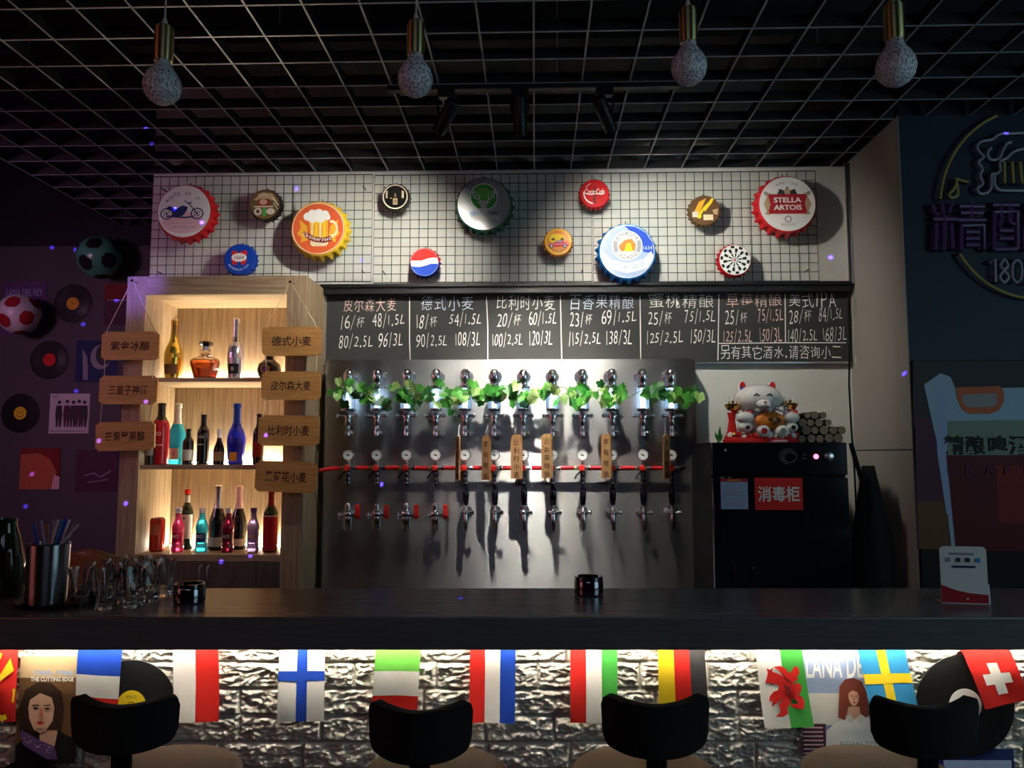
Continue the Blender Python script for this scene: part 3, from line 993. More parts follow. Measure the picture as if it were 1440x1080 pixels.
cap(1104, 290, 47, 'cap_red', 'white', 'big red bottle cap with white lettering on a red plaque', d_stella)
cap(1033, 366, 26, 'cap_red', 'white', 'small red bottle cap with a black and white dartboard face', d_dart)

# ------------------------------------------------------------------ chalkboard menu
YC = 3.975
cx0, cx1 = W(459, 460, YC).x, W(1195, 460, YC).x
cz1, cz0 = W(820, 404, YC).z, W(820, 510, YC).z
ccx = (cx0 + cx1) / 2
board = thing('chalkboard_menu', 'wide black chalkboard menu with handwritten beer prices under the ledge', 'chalkboard', (ccx, YC, cz0))
MB().span(cx0 - ccx, cx1 - ccx, 0, 0.022, 0, cz1 - cz0, 'chalkboard').build('board', board)
m = MB()
w = W(460, 450, YC).x - W(458, 450, YC).x
m.span(cx0 - ccx - w, cx0 - ccx, -0.004, 0.022, -0.006, lz0 - cz0 - 0.002, 'alu').span(cx0 - ccx, cx1 - ccx, -0.004, 0.022, -0.008, 0, 'alu')
m.build('frame', board)
def cp(px, py):
    p = W(px, py, YC)
    return (p.x - ccx, p.z - cz0)


rk = random.Random(21)
SCALE = YC / F
m = MB()
m.y = -0.0004
for pts in ([(576, 417), (576, 480), (577, 510)], [(684, 417), (686, 460), (686, 509)], [(788, 415), (790, 508)], [(900, 415), (901, 508)], [(1011, 413), (1009.5, 507)],
            [(1104, 413), (1104.5, 482)], [(1010, 483), (1100, 482), (1190, 482)]):
    m = MB()
    m.y = -0.0004
    m.line([cp(*p) for p in pts], 0.0052, 'chalk')
    m.build('ruled_line', board, smooth=False)


def chalk(m, s, px, py, w, h, col='chalk', rot=0.0, shear=0.22, off=-0.012):
    wts = [1.0 if ord(c) > 255 else (0.42 if c in ',.1I' else 0.55 if c == '/' else 0.62) for c in s]
    if w / h < 3.0 and s[0] not in '0123456789':
        wts = [1.0] * len(s)
    tot = sum(wts)
    x = px - w / 2
    for c, wt in zip(s, wts):
        cw = w * wt / tot
        k = rk.uniform(0.88, 1.12)
        hh = h * k * (0.55 if c in ',.' else 1.0) * (0.82 if c == '\u676f' else 1.0)
        if c in ',.':
            hh = h * 0.22
        if c == '/':
            hh = h * 1.15
        if '.' in s[:-1] and s[s.index('.') - 1:].find(c) >= 0 and len(s) > 4:
            hh *= 0.78
        X, Z = cp(x + cw / 2, py + (h * 0.35 if c in ',.' else 0) + rk.uniform(-0.8, 0.8))
        m.text(c, hh * SCALE, X, Z + rot * (x - px) * SCALE, col, fit=cw * 0.86 * SCALE * (0.45 if c in '1I,.' else 1), rot=rot + rk.uniform(-0.08, 0.08), shear=shear + rk.uniform(-0.06, 0.1), off=off)
        m.y += 0.0004
        x += cw


heads = (('皮尔森大麦', 520, 429, 76, 'chalk_pink'), ('德式小麦', 629, 426, 76, 'chalk_blue'), ('比利时小麦', 739, 425, 84, 'chalk'), ('百香果精酿', 846, 425, 92, 'chalk_blue'),
         ('蜜桃精酿', 958, 423, 94, 'chalk'), ('草莓精酿', 1060, 422, 80, 'chalk_pink'), ('美式IPA', 1142, 422, 68, 'chalk'))
rows = [(('16/杯', 496, 36), ('48/1.5L', 546, 46), ('80/2.5L', 500, 48), ('96/3L', 549, 34)), (('18/杯', 600, 32), ('54/1.5L', 654, 46), ('90/2.5L', 607, 44), ('108/3L', 657, 36)),
        (('20/杯', 716, 36), ('60/1.5L', 763, 40), ('100/2.5L', 713, 44), ('120/3L', 760, 34)), (('23/杯', 817, 34), ('69/1.5L', 870, 50), ('115/2.5L', 822, 46), ('138/3L', 870, 38)),
        (('25/杯', 928, 36), ('75/1.5L', 984, 44), ('125/2.5L', 934, 52), ('150/3L', 988, 36)), (('25/杯', 1035, 34), ('75/1.5L', 1083, 36), ('125/2.5L', 1037, 42), ('150/3L', 1083, 32)),
        (('28/杯', 1125, 34), ('84/1.5L', 1168, 34), ('140/2.5L', 1128, 42), ('168/3L', 1173, 34))]
for i, (r, hd) in enumerate(zip(rows, heads)):
    m = MB()
    m.y = -0.0004
    s, px, py, w, col = hd
    chalk(m, s, px, py, w, 20, col, shear=0.02, off=-0.008)
    for j, (s, px, w) in enumerate(r):
        py = (453, 450, 480, 478)[j] - i * 1.4
        chalk(m, s, px, py, w, 19, 'chalk_pink' if i == 5 and j else 'chalk', rot=0.04)
    m.build('menu_entry', board, smooth=False)
m = MB()
m.y = -0.0004
chalk(m, '另有其它酒水,请咨询小二', 1098, 495, 172, 18, 'chalk', shear=0.02, off=-0.008)
m.build('chalk_note', board, smooth=False)

# ------------------------------------------------------------------ steel tap wall
YS = 3.85
sx0, sx1 = W(456, 660, YS).x, W(981, 660, YS).x
st = W(720, 505.5, YS).z
scx = (sx0 + sx1) / 2
sp = thing('tap_wall_panel', 'large brushed steel panel behind the beer taps', 'tap wall', (scx, YS, 0))
MB().span(sx0 - scx, sx1 - scx, 0, 0.012, 0.0, st, 'brushed_steel').build('front_sheet', sp)
MB().span(sx0 - scx, sx0 - scx + 0.012, 0.0125, YB - YS - 0.03, 0, st, 'brushed_steel').build('side_sheet', sp)
MB().span(sx1 - scx - 0.012, sx1 - scx, 0.0125, YB - YS - 0.03, 0, st, 'brushed_steel').build('side_sheet', sp)
MB().span(sx0 - scx + 0.013, sx1 - scx - 0.013, 0.0125, YB - YS - 0.03, st - 0.012, st, 'brushed_steel').build('top_sheet', sp)
COL = [490, 530.5, 572, 613, 654, 695, 736, 777, 819, 861, 904, 944]
KS = YS / F
# growler filling heads with sight glasses
PRJ = 0.085


def sight_glass():
    t = thing('sight_glass', '', 'filling head', (0, 0, 0), 0, 'filling heads on the tap wall')
    m = MB()
    m.lathe([(0.033, 0.028), (0.024, 0.034), (0.022, 0.05), (0.026, 0.058), (0.027, 0.082), (0.024, 0.100), (0.015, 0.112), (0.001, 0.116)], 'chrome', 24, Matrix.Translation((0, -PRJ, 0.045)))
    m.tube([(0, -PRJ, 0.115), (0, -PRJ * 0.5, 0.128), (0, -0.001, 0.128)], 0.018, 'chrome', 14)
    m.lathe([(0.034, 0), (0.034, 0.006)], 'chrome', 20, Matrix.Translation((0, -0.001, 0.128)) @ Matrix.Rotation(PI / 2, 4, 'X'))
    m.build('dome_elbow', t)
    g_ = MB().lathe([(0.031, -0.035), (0.031, 0.066)], 'frost_glass', 24, Matrix.Translation((0, -PRJ, 0)), caps=False)
    g_.lathe([(0.029, 0.066), (0.029, -0.035)], 'frost_glass', 24, Matrix.Translation((0, -PRJ, 0)), caps=False)
    g_.build('glass_cylinder', t)
    MB().lathe([(0.012, -0.034), (0.012, 0.063)], 'glow_tube', 12, Matrix.Translation((0, -PRJ, 0))).build('inner_tube', t)
    m = MB().lathe([(0.036, 0.064), (0.038, 0.068), (0.038, 0.073), (0.034, 0.076)], 'chrome', 24, Matrix.Translation((0, -PRJ, 0)))
    m.build('collar', t)
    m = MB().lathe([(0.034, -0.046), (0.037, -0.042), (0.037, -0.034), (0.03, -0.03)], 'chrome', 24, Matrix.Translation((0, -PRJ, 0)))
    m.build('collar', t)
    m = MB().lathe([(0.014, -0.115), (0.017, -0.11), (0.016, -0.085), (0.024, -0.078), (0.024, -0.066), (0.015, -0.058), (0.018, -0.048), (0.02, -0.046)], 'chrome', 18, Matrix.Translation((0, -PRJ, 0)))
    for s in (-1, 1):
        m.cyl((0, -PRJ, -0.068), (s * 0.042, -PRJ - 0.01, -0.068), 0.008, 'chrome', seg=10)
        m.ball((s * 0.043, -PRJ - 0.01, -0.068), 0.012, 'chrome', 12)
    m.cyl((0, -PRJ, -0.068), (0, -PRJ - 0.035, -0.062), 0.009, 'chrome', seg=10)
    m.build('cross_valve', t)
    MB().lathe([(0.011, -0.165), (0.014, -0.163), (0.014, -0.14), (0.010, -0.13), (0.011, -0.116)], 'chrome', 14, Matrix.Translation((0, -PRJ, 0))).cyl((0, -PRJ, -0.145), (0.028, -PRJ - 0.012, -0.15), 0.008, 'chrome', seg=10).build('spout', t)
    return t


proto = sight_glass()
for i, px in enumerate(COL):
    p = W(px, 565, YS - PRJ)
    lab = 'chrome filling head with a sight glass, ' + ('leftmost in the upper row' if i == 0 else 'rightmost in the upper row' if i == 11 else ORD[i] + ' from the left in the upper row')
    if i == 0:
        proto.location = (p.x, YS, p.z)
        proto['label'] = lab
    else:
        copy_thing(proto, (p.x, YS, p.z), lab)
# pressure regulators on the red hose
hz = W(720, 658, YS - 0.05).z


def regulator():
    t = thing('pressure_regulator', '', 'regulator', (0, 0, 0), 0, 'pressure regulators along the red hose')
    m = MB().cyl((-0.032, -0.05, 0), (0.032, -0.05, 0), 0.010, 'chrome').ball((0, -0.05, 0), 0.017, 'chrome', 14).cyl((0, -0.05, 0), (0, -0.001, 0), 0.010, 'chrome')
    m.cyl((-0.038, -0.05, 0), (-0.028, -0.05, 0), 0.013, 'brass', seg=6).cyl((0.028, -0.05, 0), (0.038, -0.05, 0), 0.013, 'chrome', seg=6)
    m.cyl((0, -0.05, 0.012), (0, -0.05, 0.038), 0.008, 'chrome').cyl((0, -0.05, 0.018), (0, -0.05, 0.026), 0.012, 'chrome', seg=6)
    m.build('valve_body', t)
    Mg = Matrix.Translation((0, -0.05, 0.062)) @ Matrix.Rotation(PI / 2, 4, 'X')
    gb = MB().lathe([(0.024, -0.012), (0.027, -0.008), (0.027, 0.012), (0.0245, 0.014), (0.0235, 0.010)], 'chrome', 28, Mg).build('gauge_case', t)
    d = MB()
    d.y = -0.0612
    d.disc(0, 0.062, 0.0236, 'gauge_white', seg=28)
    for k in range(9):
        a = -0.7 + k * (PI + 1.4) / 8
        d.line([(0.017 * math.cos(a), 0.062 + 0.017 * math.sin(a)), (0.021 * math.cos(a), 0.062 + 0.021 * math.sin(a))], 0.0012, 'black')
        d.y += 0.0004
    d.lay()
    d.line([(-0.012, 0.066), (0.007, 0.058)], 0.0035, 'black')
    d.disc(0, 0.062, 0.004, 'black', seg=12)
    d.build('dial_face', gb, smooth=False)
    MB().lathe([(0.014, 0.0), (0.016, 0.004), (0.015, 0.016), (0.010, 0.019)], 'red', 16, Matrix.Translation((-0.004, -0.062, 0)) @ Matrix.Rotation(PI / 2, 4, 'X')).build('red_knob', t)
    MB().lathe([(0.006, -0.085), (0.009, -0.08), (0.012, -0.06), (0.010, -0.045)], 'dark_chrome', 14, Matrix.Translation((0, -0.05, 0))).lathe([(0.010, -0.045), (0.012, -0.04), (0.012, -0.022), (0.008, -0.012)], 'dark_chrome', 14, Matrix.Translation((0, -0.05, 0))).lathe([(0.011, -0.074), (0.011, -0.068)], 'chrome', 14, Matrix.Translation((0, -0.05, 0))).build('drain_stem', t)
    MB().tube([(-0.008, -0.065, -0.014), (-0.03, -0.07, -0.035), (-0.038, -0.07, -0.052)], 0.004, 'dark_chrome', 8).build('lever', t)
    return t


proto = regulator()
rx = []
for i, px in enumerate(COL):
    p = W(px, 658, YS - 0.05)
    rx.append(p.x)
    lab = 'chrome regulator with a round white gauge, ' + ('leftmost on the red hose' if i == 0 else 'rightmost on the red hose' if i == 11 else ORD[i] + ' from the left on the red hose')
    if i == 0:
        proto.location = (p.x, YS, hz)
        proto['label'] = lab
    else:
        copy_thing(proto, (p.x, YS, hz), lab)
hose = thing('gas_hose', 'red gas hose joining the pressure regulators in one line', 'hose', (rx[0], YS - 0.05, hz))
p0 = W(449, 662, YS - 0.05)
segs = [[(p0.x - rx[0], 0.0, p0.z - hz), ((p0.x - rx[0]) * 0.6, -0.004, -0.004), (-0.040, 0, 0)]] + [[(rx[i] - rx[0] + 0.040, 0, 0), (rx[i + 1] - rx[0] - 0.040, 0, 0)] for i in range(11)]
for s in segs:
    MB().tube(s, 0.0105, 'hose_red', 12).build('hose_length', hose)
MB().cyl((rx[11] - rx[0] + 0.040, 0, 0), (rx[11] - rx[0] + 0.065, 0, 0.002), 0.009, 'black_plastic').build('end_plug', hose)


# bottle fillers (first four columns) and draught taps (last eight)
def filler():
    t = thing('bottle_filler', '', 'bottle filler', (0, 0, 0), 0, 'bottle fillers on the tap wall')
    m = MB().cyl((0, 0.0, 0.0), (0, -0.07, 0.0), 0.014, 'chrome').ball((0, -0.075, 0.005), (0.026, 0.022, 0.026), 'chrome', 16)
    m.cyl((0, -0.075, 0.02), (0, -0.075, 0.045), 0.016, 'chrome').ball((0, -0.075, 0.045), 0.016, 'chrome', 12)
    m.cyl((0, -0.075, 0.0), (-0.046, -0.082, -0.004), 0.009, 'chrome', seg=10).cyl((-0.04, -0.082, 0.012), (-0.04, -0.082, -0.02), 0.008, 'chrome', seg=10)
    m.cyl((0, -0.075, 0.0), (0.05, -0.08, -0.004), 0.010, 'chrome', seg=10)
    m.lathe([(0.03, 0), (0.03, 0.005)], 'chrome', 18, Matrix.Rotation(PI / 2, 4, 'X'))
    m.build('valve_body', t)
    MB().lathe([(0.019, -0.072), (0.021, -0.07), (0.021, -0.03), (0.024, -0.026), (0.024, -0.016), (0.016, -0.01)], 'chrome', 18, Matrix.Translation((0, -0.075, 0))).build('filling_sleeve', t)
    MB().box((0.05, -0.09, 0.022), (0.022, 0.018, 0.055), 'red').cyl((0.05, -0.09, -0.006), (0.05, -0.075, -0.006), 0.013, 'red').build('red_handle', t, bevel=0.005)
    return t


proto = filler()
FL = ['leftmost bottle filler with a red lever, next to the bookcase', 'second bottle filler from the left, with a red lever', 'third bottle filler from the left, with a red lever',
      'bottle filler with a red lever, beside the first black tap handle']
for i in range(4):
    p = W(COL[i] - 1, 724, YS - 0.075)
    if i == 0:
        proto.location = (p.x, YS, p.z)
        proto['label'] = FL[0]
    else:
        copy_thing(proto, (p.x, YS, p.z), FL[i])


def beer_tap():
    t = thing('beer_tap', '', 'beer tap', (0, 0, 0), 0, 'beer taps with black handles')
    MB().lathe([(0.006, 0.030), (0.011, 0.034), (0.015, 0.06), (0.0165, 0.085), (0.014, 0.108), (0.008, 0.122), (0.001, 0.125)], 'black_gloss', 18, Matrix.Translation((0, -0.08, 0))).build('handle', t)
    MB().lathe([(0.010, 0.010), (0.012, 0.014), (0.007, 0.02), (0.009, 0.026), (0.007, 0.032)], 'chrome', 14, Matrix.Translation((0, -0.08, 0))).build('ferrule', t)
    m = MB().cyl((0, -0.001, -0.004), (0, -0.08, -0.004), 0.014, 'chrome').ball((0, -0.08, -0.002), (0.017, 0.019, 0.018), 'chrome', 16)
    m.lathe([(0.028, 0), (0.028, 0.005)], 'chrome', 18, Matrix.Translation((0, -0.001, -0.004)) @ Matrix.Rotation(PI / 2, 4, 'X'))
    m.cyl((0, -0.08, -0.004), (0.036, -0.088, -0.002), 0.006, 'chrome', seg=10).cyl((0.030, -0.087, -0.002), (0.042, -0.089, -0.002), 0.011, 'chrome')
    m.cyl((0, -0.06, -0.004), (-0.024, -0.064, -0.004), 0.008, 'chrome', seg=10)
    m.build('faucet_body', t)
    MB().tube([(0, -0.085, -0.012), (0, -0.092, -0.035), (0.001, -0.092, -0.055), (0.001, -0.089, -0.085)], [0.013, 0.012, 0.010, 0.0075], 'chrome', 14).build('spout', t)
    return t


proto = beer_tap()
for i in range(8):
    p = W(COL[4 + i] + 1, 720, YS - 0.08)
    lab = 'chrome beer tap with a black handle, ' + ('leftmost of the black-handled taps' if i == 0 else 'rightmost of the black-handled taps, beside the black cabinet' if i == 7 else ORD[i] + ' black-handled tap from the left')
    if i == 0:
        proto.location = (p.x, YS, p.z)
        proto['label'] = lab
    else:
        copy_thing(proto, (p.x, YS, p.z), lab)
# wooden name tags on loops of twine
TAGS = [(644, 644, -1.15, '草莓精酿'), (684, 644, -0.75, '蜜桃精酿'), (726.5, 642, -0.15, '比利时小麦'), (769.5, 641, -0.25, '百香果精酿'), (853, 641, -0.65, '草莓精酿'), (937, 642, 0.9, '美式精酿')]
TL = ['narrow wooden tag turned almost edge-on, leftmost of the six tags', 'wooden tag half turned to the left, second of the six hanging tags', 'wooden tag facing front with dark lettering, third of the six hanging tags',
      'wooden tag facing front, fourth of the six hanging tags, over the eighth column', 'wooden tag half turned, fifth of the six hanging tags', 'darker wooden tag turned edgewise, rightmost of the six tags']
for (px, py, rz, s), lab in zip(TAGS, TL):
    Y = YS - 0.135
    p = W(px, py, Y)
    t = thing('wooden_tag', lab, 'name tag', p, rz, 'wooden name tags below the filling heads')
    hh, hw = 0.104, 0.027
    m = MB()
    pts = [(-hw, -hh), (hw, -hh), (hw, hh - 0.012), (hw - 0.012, hh), (-hw + 0.012, hh), (-hw, hh - 0.012)]
    n = len(pts)
    m.add([(a, -0.004, b) for a, b in pts] + [(a, 0.004, b) for a, b in pts], [tuple(range(n)), tuple(reversed(range(n, 2 * n)))] + [(k, k + n, (k + 1) % n + n, (k + 1) % n) for k in range(n)], 'tag_wood')
    m.y = -0.0041
    for k, c in enumerate(s):
        m.text(c, 0.028, 0, 0.066 - k * 0.152 / max(1, len(s) - 1) * 1.0, 'burnt', off=0.01)
        m.y += 0.0004
    m.build('tag_board', t, smooth=False)
    MB().tube([(-0.008, -0.001, hh - 0.008), (-0.006, 0.002, hh + 0.025), (0.001, 0.006, hh + 0.055), (0.004, 0.004, hh + 0.025), (0.008, -0.001, hh - 0.008)], 0.0014, 'white_cord', 6).build('twine_loop', t)

# ivy garland wound along the filling heads
def leaf(m, c, size, yaw, roll, tilt, mt):
    out = [(0, 0), (0.30, -0.20), (0.52, 0.02), (0.46, 0.36), (0.62, 0.50), (0.34, 0.72), (0.0, 1.08), (-0.34, 0.72), (-0.62, 0.50), (-0.46, 0.36), (-0.52, 0.02), (-0.30, -0.20)]
    M = Matrix.Translation(c) @ Matrix.Rotation(yaw, 4, 'Z') @ Matrix.Rotation(tilt, 4, 'X') @ Matrix.Rotation(roll, 4, 'Y')
    vs = [(0, 0.0, 0.35 * size)] + [(a * size, -0.22 * abs(a) * size + (0.08 * size if b > 0.9 else 0), b * size) for a, b in out]
    n = len(out)
    m.add(vs, [(0, 1 + k, 1 + (k + 1) % n) for k in range(n)], mt, M)


gz = W(720, 552, YS - 0.13)
iv = thing('ivy_garland', 'artificial ivy garland with green leaves draped along the filling heads', 'garland', (W(720, 552, YS - 0.13).x, YS - 0.13, gz.z))
rn = random.Random(11)
pts = []
x = W(468, 552, YS - 0.13).x
xe = W(984, 552, YS - 0.13).x
k = 0
while x < xe:
    pts.append((x - gz.x, rn.uniform(-0.03, 0.02), 0.02 * math.sin(k * 0.9) + rn.uniform(-0.012, 0.012)))
    x += 0.03
    k += 1
MB().tube(pts, 0.0022, 'vine_stem', 6).build('vine_stem', iv)
dens = [(476, 8), (490, 10), (508, 6), (522, 8), (545, 6), (556, 5), (572, 10), (588, 8), (600, 5), (615, 7), (630, 9), (648, 9), (660, 9), (672, 7), (686, 7), (694, 7), (704, 5), (720, 9), (732, 9), (742, 4), (752, 6), (770, 6), (783, 6), (803, 8), (815, 10), (830, 9), (848, 8), (860, 9), (874, 5), (920, 7), (936, 11), (950, 9), (964, 8), (976, 7)]
for part, names in enumerate((('leaf_dark', 'leaf_green'),)):
    m = MB()
    for px, cnt in dens:
        for _ in range(max(2, int(cnt * 0.75))):
            p = W(px + rn.uniform(-10, 10), 552 + rn.gauss(0, 8.5), YS - 0.13 + rn.uniform(-0.03, 0.035))
            c = p - iv.location
            leaf(m, c, rn.uniform(0.034, 0.054), rn.uniform(-0.8, 0.8), PI + rn.gauss(0, 0.7), rn.uniform(-0.7, 0.35), rn.choice(('leaf_dark', 'leaf_green', 'leaf_green', 'leaf_green', 'leaf_pale')))
    m.build('leaves', iv, smooth=False)
# ------------------------------------------------------------------ lit bookcase
YK = 3.63
YKB = 3.99
bx0, bx1 = W(170, 600, YK).x, W(426, 600, YK).x
btop = W(300, 388, YK).z
bcx = (bx0 + bx1) / 2
hw = (bx1 - bx0) / 2
bc = thing('bookcase', 'tall wooden bottle bookcase with glowing shelves and dark lower doors', 'bookcase', (bcx, YK, 0))
pw = 28 * YK / F
topb = W(300, 414, YK).z
dep = YKB - YK
for s in (-1, 1):
    MB().span(s * hw, s * (hw - pw), 0, 0.02, 0, btop, 'bookcase_wood').build('post', bc, bevel=0.0015)
    MB().span(s * hw, s * (hw - 0.02), 0.0205, dep, 0, btop, 'bookcase_wood').build('side_panel', bc)
    MB().span(s * (hw - 0.0205), s * (hw - pw), 0.0205, dep - 0.02, 0, topb, 'bookcase_wood').build('inner_panel', bc)
MB().span(-hw + pw + 0.0005, hw - pw - 0.0005, 0, 0.02, topb, btop, 'shelf_wood').build('top_rail', bc, bevel=0.0015)
MB().span(-hw + 0.0205, hw - 0.0205, 0.0205, dep, btop - 0.02, btop, 'shelf_wood').build('top_board', bc)
MB().span(-hw + pw, hw - pw, 0.0205, dep - 0.0125, topb, topb + 0.018, 'shelf_wood').build('ceiling_board', bc)
MB().span(-hw + 0.021, hw - 0.021, dep - 0.012, dep, 0, btop - 0.021, 'bookcase_wood').build('back_panel', bc)
SH = [W(300, 531, YK + 0.015).z, W(300, 654, YK + 0.015).z, W(300, 780, YK + 0.004).z]
iw = hw - pw - 0.001
for i, z in enumerate(SH):
    th = 0.02 if i < 2 else 0.03
    MB().span(-iw, iw, 0.012 if i < 2 else 0.001, dep - 0.0205, z - th, z, 'shelf_wood').build('shelf', bc, bevel=0.001)
    MB().span(-iw + 0.01, iw - 0.01, dep - 0.034, dep - 0.024, z + 0.0005, z + 0.007, 'led_warm').build('light_strip', bc)
    _l = Vector((bcx, YK + dep - 0.029, z + 0.0085))
    area_light('shelf_led', _l, _l + Vector((0, -0.25, 1)), 2 * iw - 0.02, 0.010, 8.0, (1.0, 0.84, 0.60))
for s in (-1, 1):
    a, b = (-iw, -0.002) if s < 0 else (0.002, iw)
    dr = MB().span(a, b, 0.001, 0.02, 0.08, SH[2] - 0.032, 'cabinet_wood').build('door', bc, bevel=0.002)
    hx = (W(283, 805, YK).x if s < 0 else W(294, 805, YK).x) - bcx
    z0, z1 = W(283, 816, YK).z, W(283, 795, YK).z
    MB().tube([(hx, 0.001, z1), (hx, -0.022, z1 - 0.008), (hx, -0.026, (z0 + z1) / 2), (hx, -0.022, z0 + 0.008), (hx, 0.001, z0)], 0.005, 'alu').build('door_handle', dr)
MB().span(-iw, iw, 0.03, 0.045, 0.0, 0.078, 'cabinet_wood').build('plinth', bc)


# ------------------------------------------------------------------ bottles
def prof_fn(prof):
    def r(z):
        for (r0, z0), (r1, z1) in zip(prof[:-1], prof[1:]):
            if z0 <= z <= z1:
                return lerp(r0, r1, (z - z0) / max(1e-6, z1 - z0))
        return prof[-1][0]
    return r


P_CHAMP = [(0.9, 0.0), (1.0, 0.02), (1.0, 0.36), (0.95, 0.44), (0.80, 0.52), (0.60, 0.60), (0.44, 0.68), (0.37, 0.76), (0.36, 0.90), (0.42, 0.905), (0.42, 0.985), (0.3, 1.0)]
P_WINE = [(0.9, 0.0), (1.0, 0.02), (1.0, 0.60), (0.96, 0.65), (0.80, 0.70), (0.52, 0.75), (0.40, 0.79), (0.37, 0.93), (0.43, 0.935), (0.43, 0.985), (0.38, 1.0)]
P_SLIM = [(0.9, 0.0), (1.0, 0.02), (1.0, 0.62), (0.90, 0.69), (0.62, 0.745), (0.45, 0.79), (0.42, 0.95), (0.48, 0.955), (0.48, 0.99), (0.4, 1.0)]
P_POP = [(0.85, 0.0), (0.95, 0.02), (1.0, 0.10), (0.90, 0.20), (0.90, 0.46), (1.0, 0.54), (0.92, 0.62), (0.62, 0.72), (0.46, 0.80), (0.42, 0.93), (0.5, 0.935), (0.5, 0.99), (0.42, 1.0)]
P_SWELL = [(0.72, 0.0), (0.80, 0.02), (0.88, 0.15), (1.0, 0.36), (0.98, 0.44), (0.80, 0.54), (0.52, 0.62), (0.38, 0.70), (0.34, 0.92), (0.40, 0.925), (0.40, 0.985), (0.3, 1.0)]
P_SHAPED = [(0.85, 0.0), (0.9, 0.02), (0.80, 0.14), (0.82, 0.26), (1.0, 0.40), (0.96, 0.50), (0.72, 0.60), (0.46, 0.68), (0.38, 0.76), (0.36, 0.92), (0.42, 0.925), (0.42, 0.985), (0.3, 1.0)]


def bottle(name, label, px, ytop, wpx, base, Y, prof, glass, capm, capz, labels=(), marks=None, group=None, cat='bottle'):
    z0 = base + 0.0006
    p = W(px, ytop, Y)
    h = p.z - z0
    R = wpx / 2 * Y / F
    t = thing(name, label, cat, (p.x, Y, z0), 0, group)
    rf = prof_fn(prof)
    zs = sorted(set([q[1] for q in prof] + [capz] + [k / 40 for k in range(41)]))
    MB().lathe([(rf(z) * R, z * h) for z in zs if z <= capz + 1e-6], glass, 28).build('glass_body', t)
    cp_ = [(rf(z) * R + 0.0007, z * h) for z in zs if z >= capz - 1e-6]
    MB().lathe([(cp_[0][0] - 0.002, cp_[0][1])] + cp_ + [(0.0005, cp_[-1][1] + 0.0003)], capm, 24).build('cap', t)
    for lm, a, b, half in labels:
        lz = [z for z in zs if a < z < b]
        MB().lathe([(rf(z) * R + 0.0006, z * h) for z in [a] + lz + [b]], lm, 24, None, -PI / 2 - half, -PI / 2 + half, caps=False).build('paper_label', t)
    if marks:
        m = MB()
        for s, size, z, mt in marks:
            rr = rf(z) * R + 0.0014
            m.text(s, size, 0, z * h, mt, fit=min(rr * 1.5, size * len(s) * 0.75), fn=lambda a, b, rr=rr: (rr * math.sin(a / rr), -rr * math.cos(a / rr), b))
        m.build('lettering', t, smooth=False)
    return t


G1, G2, G3 = 'bottles on the top shelf', 'bottles on the middle shelf', 'bottles on the bottom shelf'
YT = 3.80
bottle('champagne_bottle', 'gold champagne bottle at the left of the top shelf', 246, 450, 26, SH[0], YT, P_SWELL, 'gold_bottle', 'gold', 0.74, (('brown', 0.10, 0.26, 0.9),), None, G1)
bottle('champagne_bottle', 'silver champagne bottle with a round black label on the top shelf', 333, 448, 23, SH[0], YT, P_SWELL, 'silver_bottle', 'alu', 0.70, (('black', 0.10, 0.26, 0.8),), (('B', 0.018, 0.18, 'offwhite'),), G1)
# squat decanter
p = W(290, 480, YT)
z0 = SH[0] + 0.0006
h = p.z - z0
t = thing('brandy_decanter', 'squat glass decanter of red-brown brandy in the middle of the top shelf', 'decanter', (p.x, YT, z0), 0, G1)
R = 21 * YT / F
MB().lathe([(0.55 * R, 0), (0.72 * R, 0.01), (0.98 * R, 0.40 * h), (1.0 * R, 0.47 * h), (0.9 * R, 0.54 * h), (0.42 * R, 0.62 * h), (0.30 * R, 0.68 * h), (0.30 * R, 0.76 * h), (0.36 * R, 0.77 * h)], 'clear_glass', 10, caps=True).build('glass_body', t, angle=20)
MB().lathe([(0.50 * R, 0.014), (0.66 * R, 0.02), (0.90 * R, 0.40 * h), (0.80 * R, 0.48 * h), (0.001, 0.485 * h)], 'amber_glass', 10).build('brandy', t, angle=20)
MB().lathe([(0.22 * R, 0.775 * h), (0.22 * R, 0.86 * h), (0.50 * R, 0.90 * h), (0.48 * R, 0.97 * h), (0.3 * R, 1.0 * h)], 'dark_chrome', 8).build('stopper', t, angle=20)
# round dark bottle behind the right hanging sign
p = W(379, 500, YT)
h = p.z - z0
t = thing('round_flask', 'round dark purple flask half hidden by a hanging wooden sign', 'flask', (p.x, YT, z0), 0, G1)
R = 17 * YT / F
MB().lathe([(0.5 * R, 0), (0.7 * R, 0.006), (0.95 * R, 0.25 * h), (R, 0.42 * h), (0.9 * R, 0.64 * h), (0.5 * R, 0.80 * h), (0.32 * R, 0.86 * h)], 'dark_glass', 24).build('glass_body', t)
MB().lathe([(0.34 * R, 0.862 * h), (0.36 * R, 0.98 * h), (0.2 * R, h)], 'black_gloss', 16).build('cap', t)
m = MB()
m.y = -R - 0.0006
m.disc(0, 0.42 * h, 0.3 * R, 'purple')
m.ring(0, 0.42 * h, 0.3 * R, 0.36 * R, 'amber')
m.build('round_label', t)
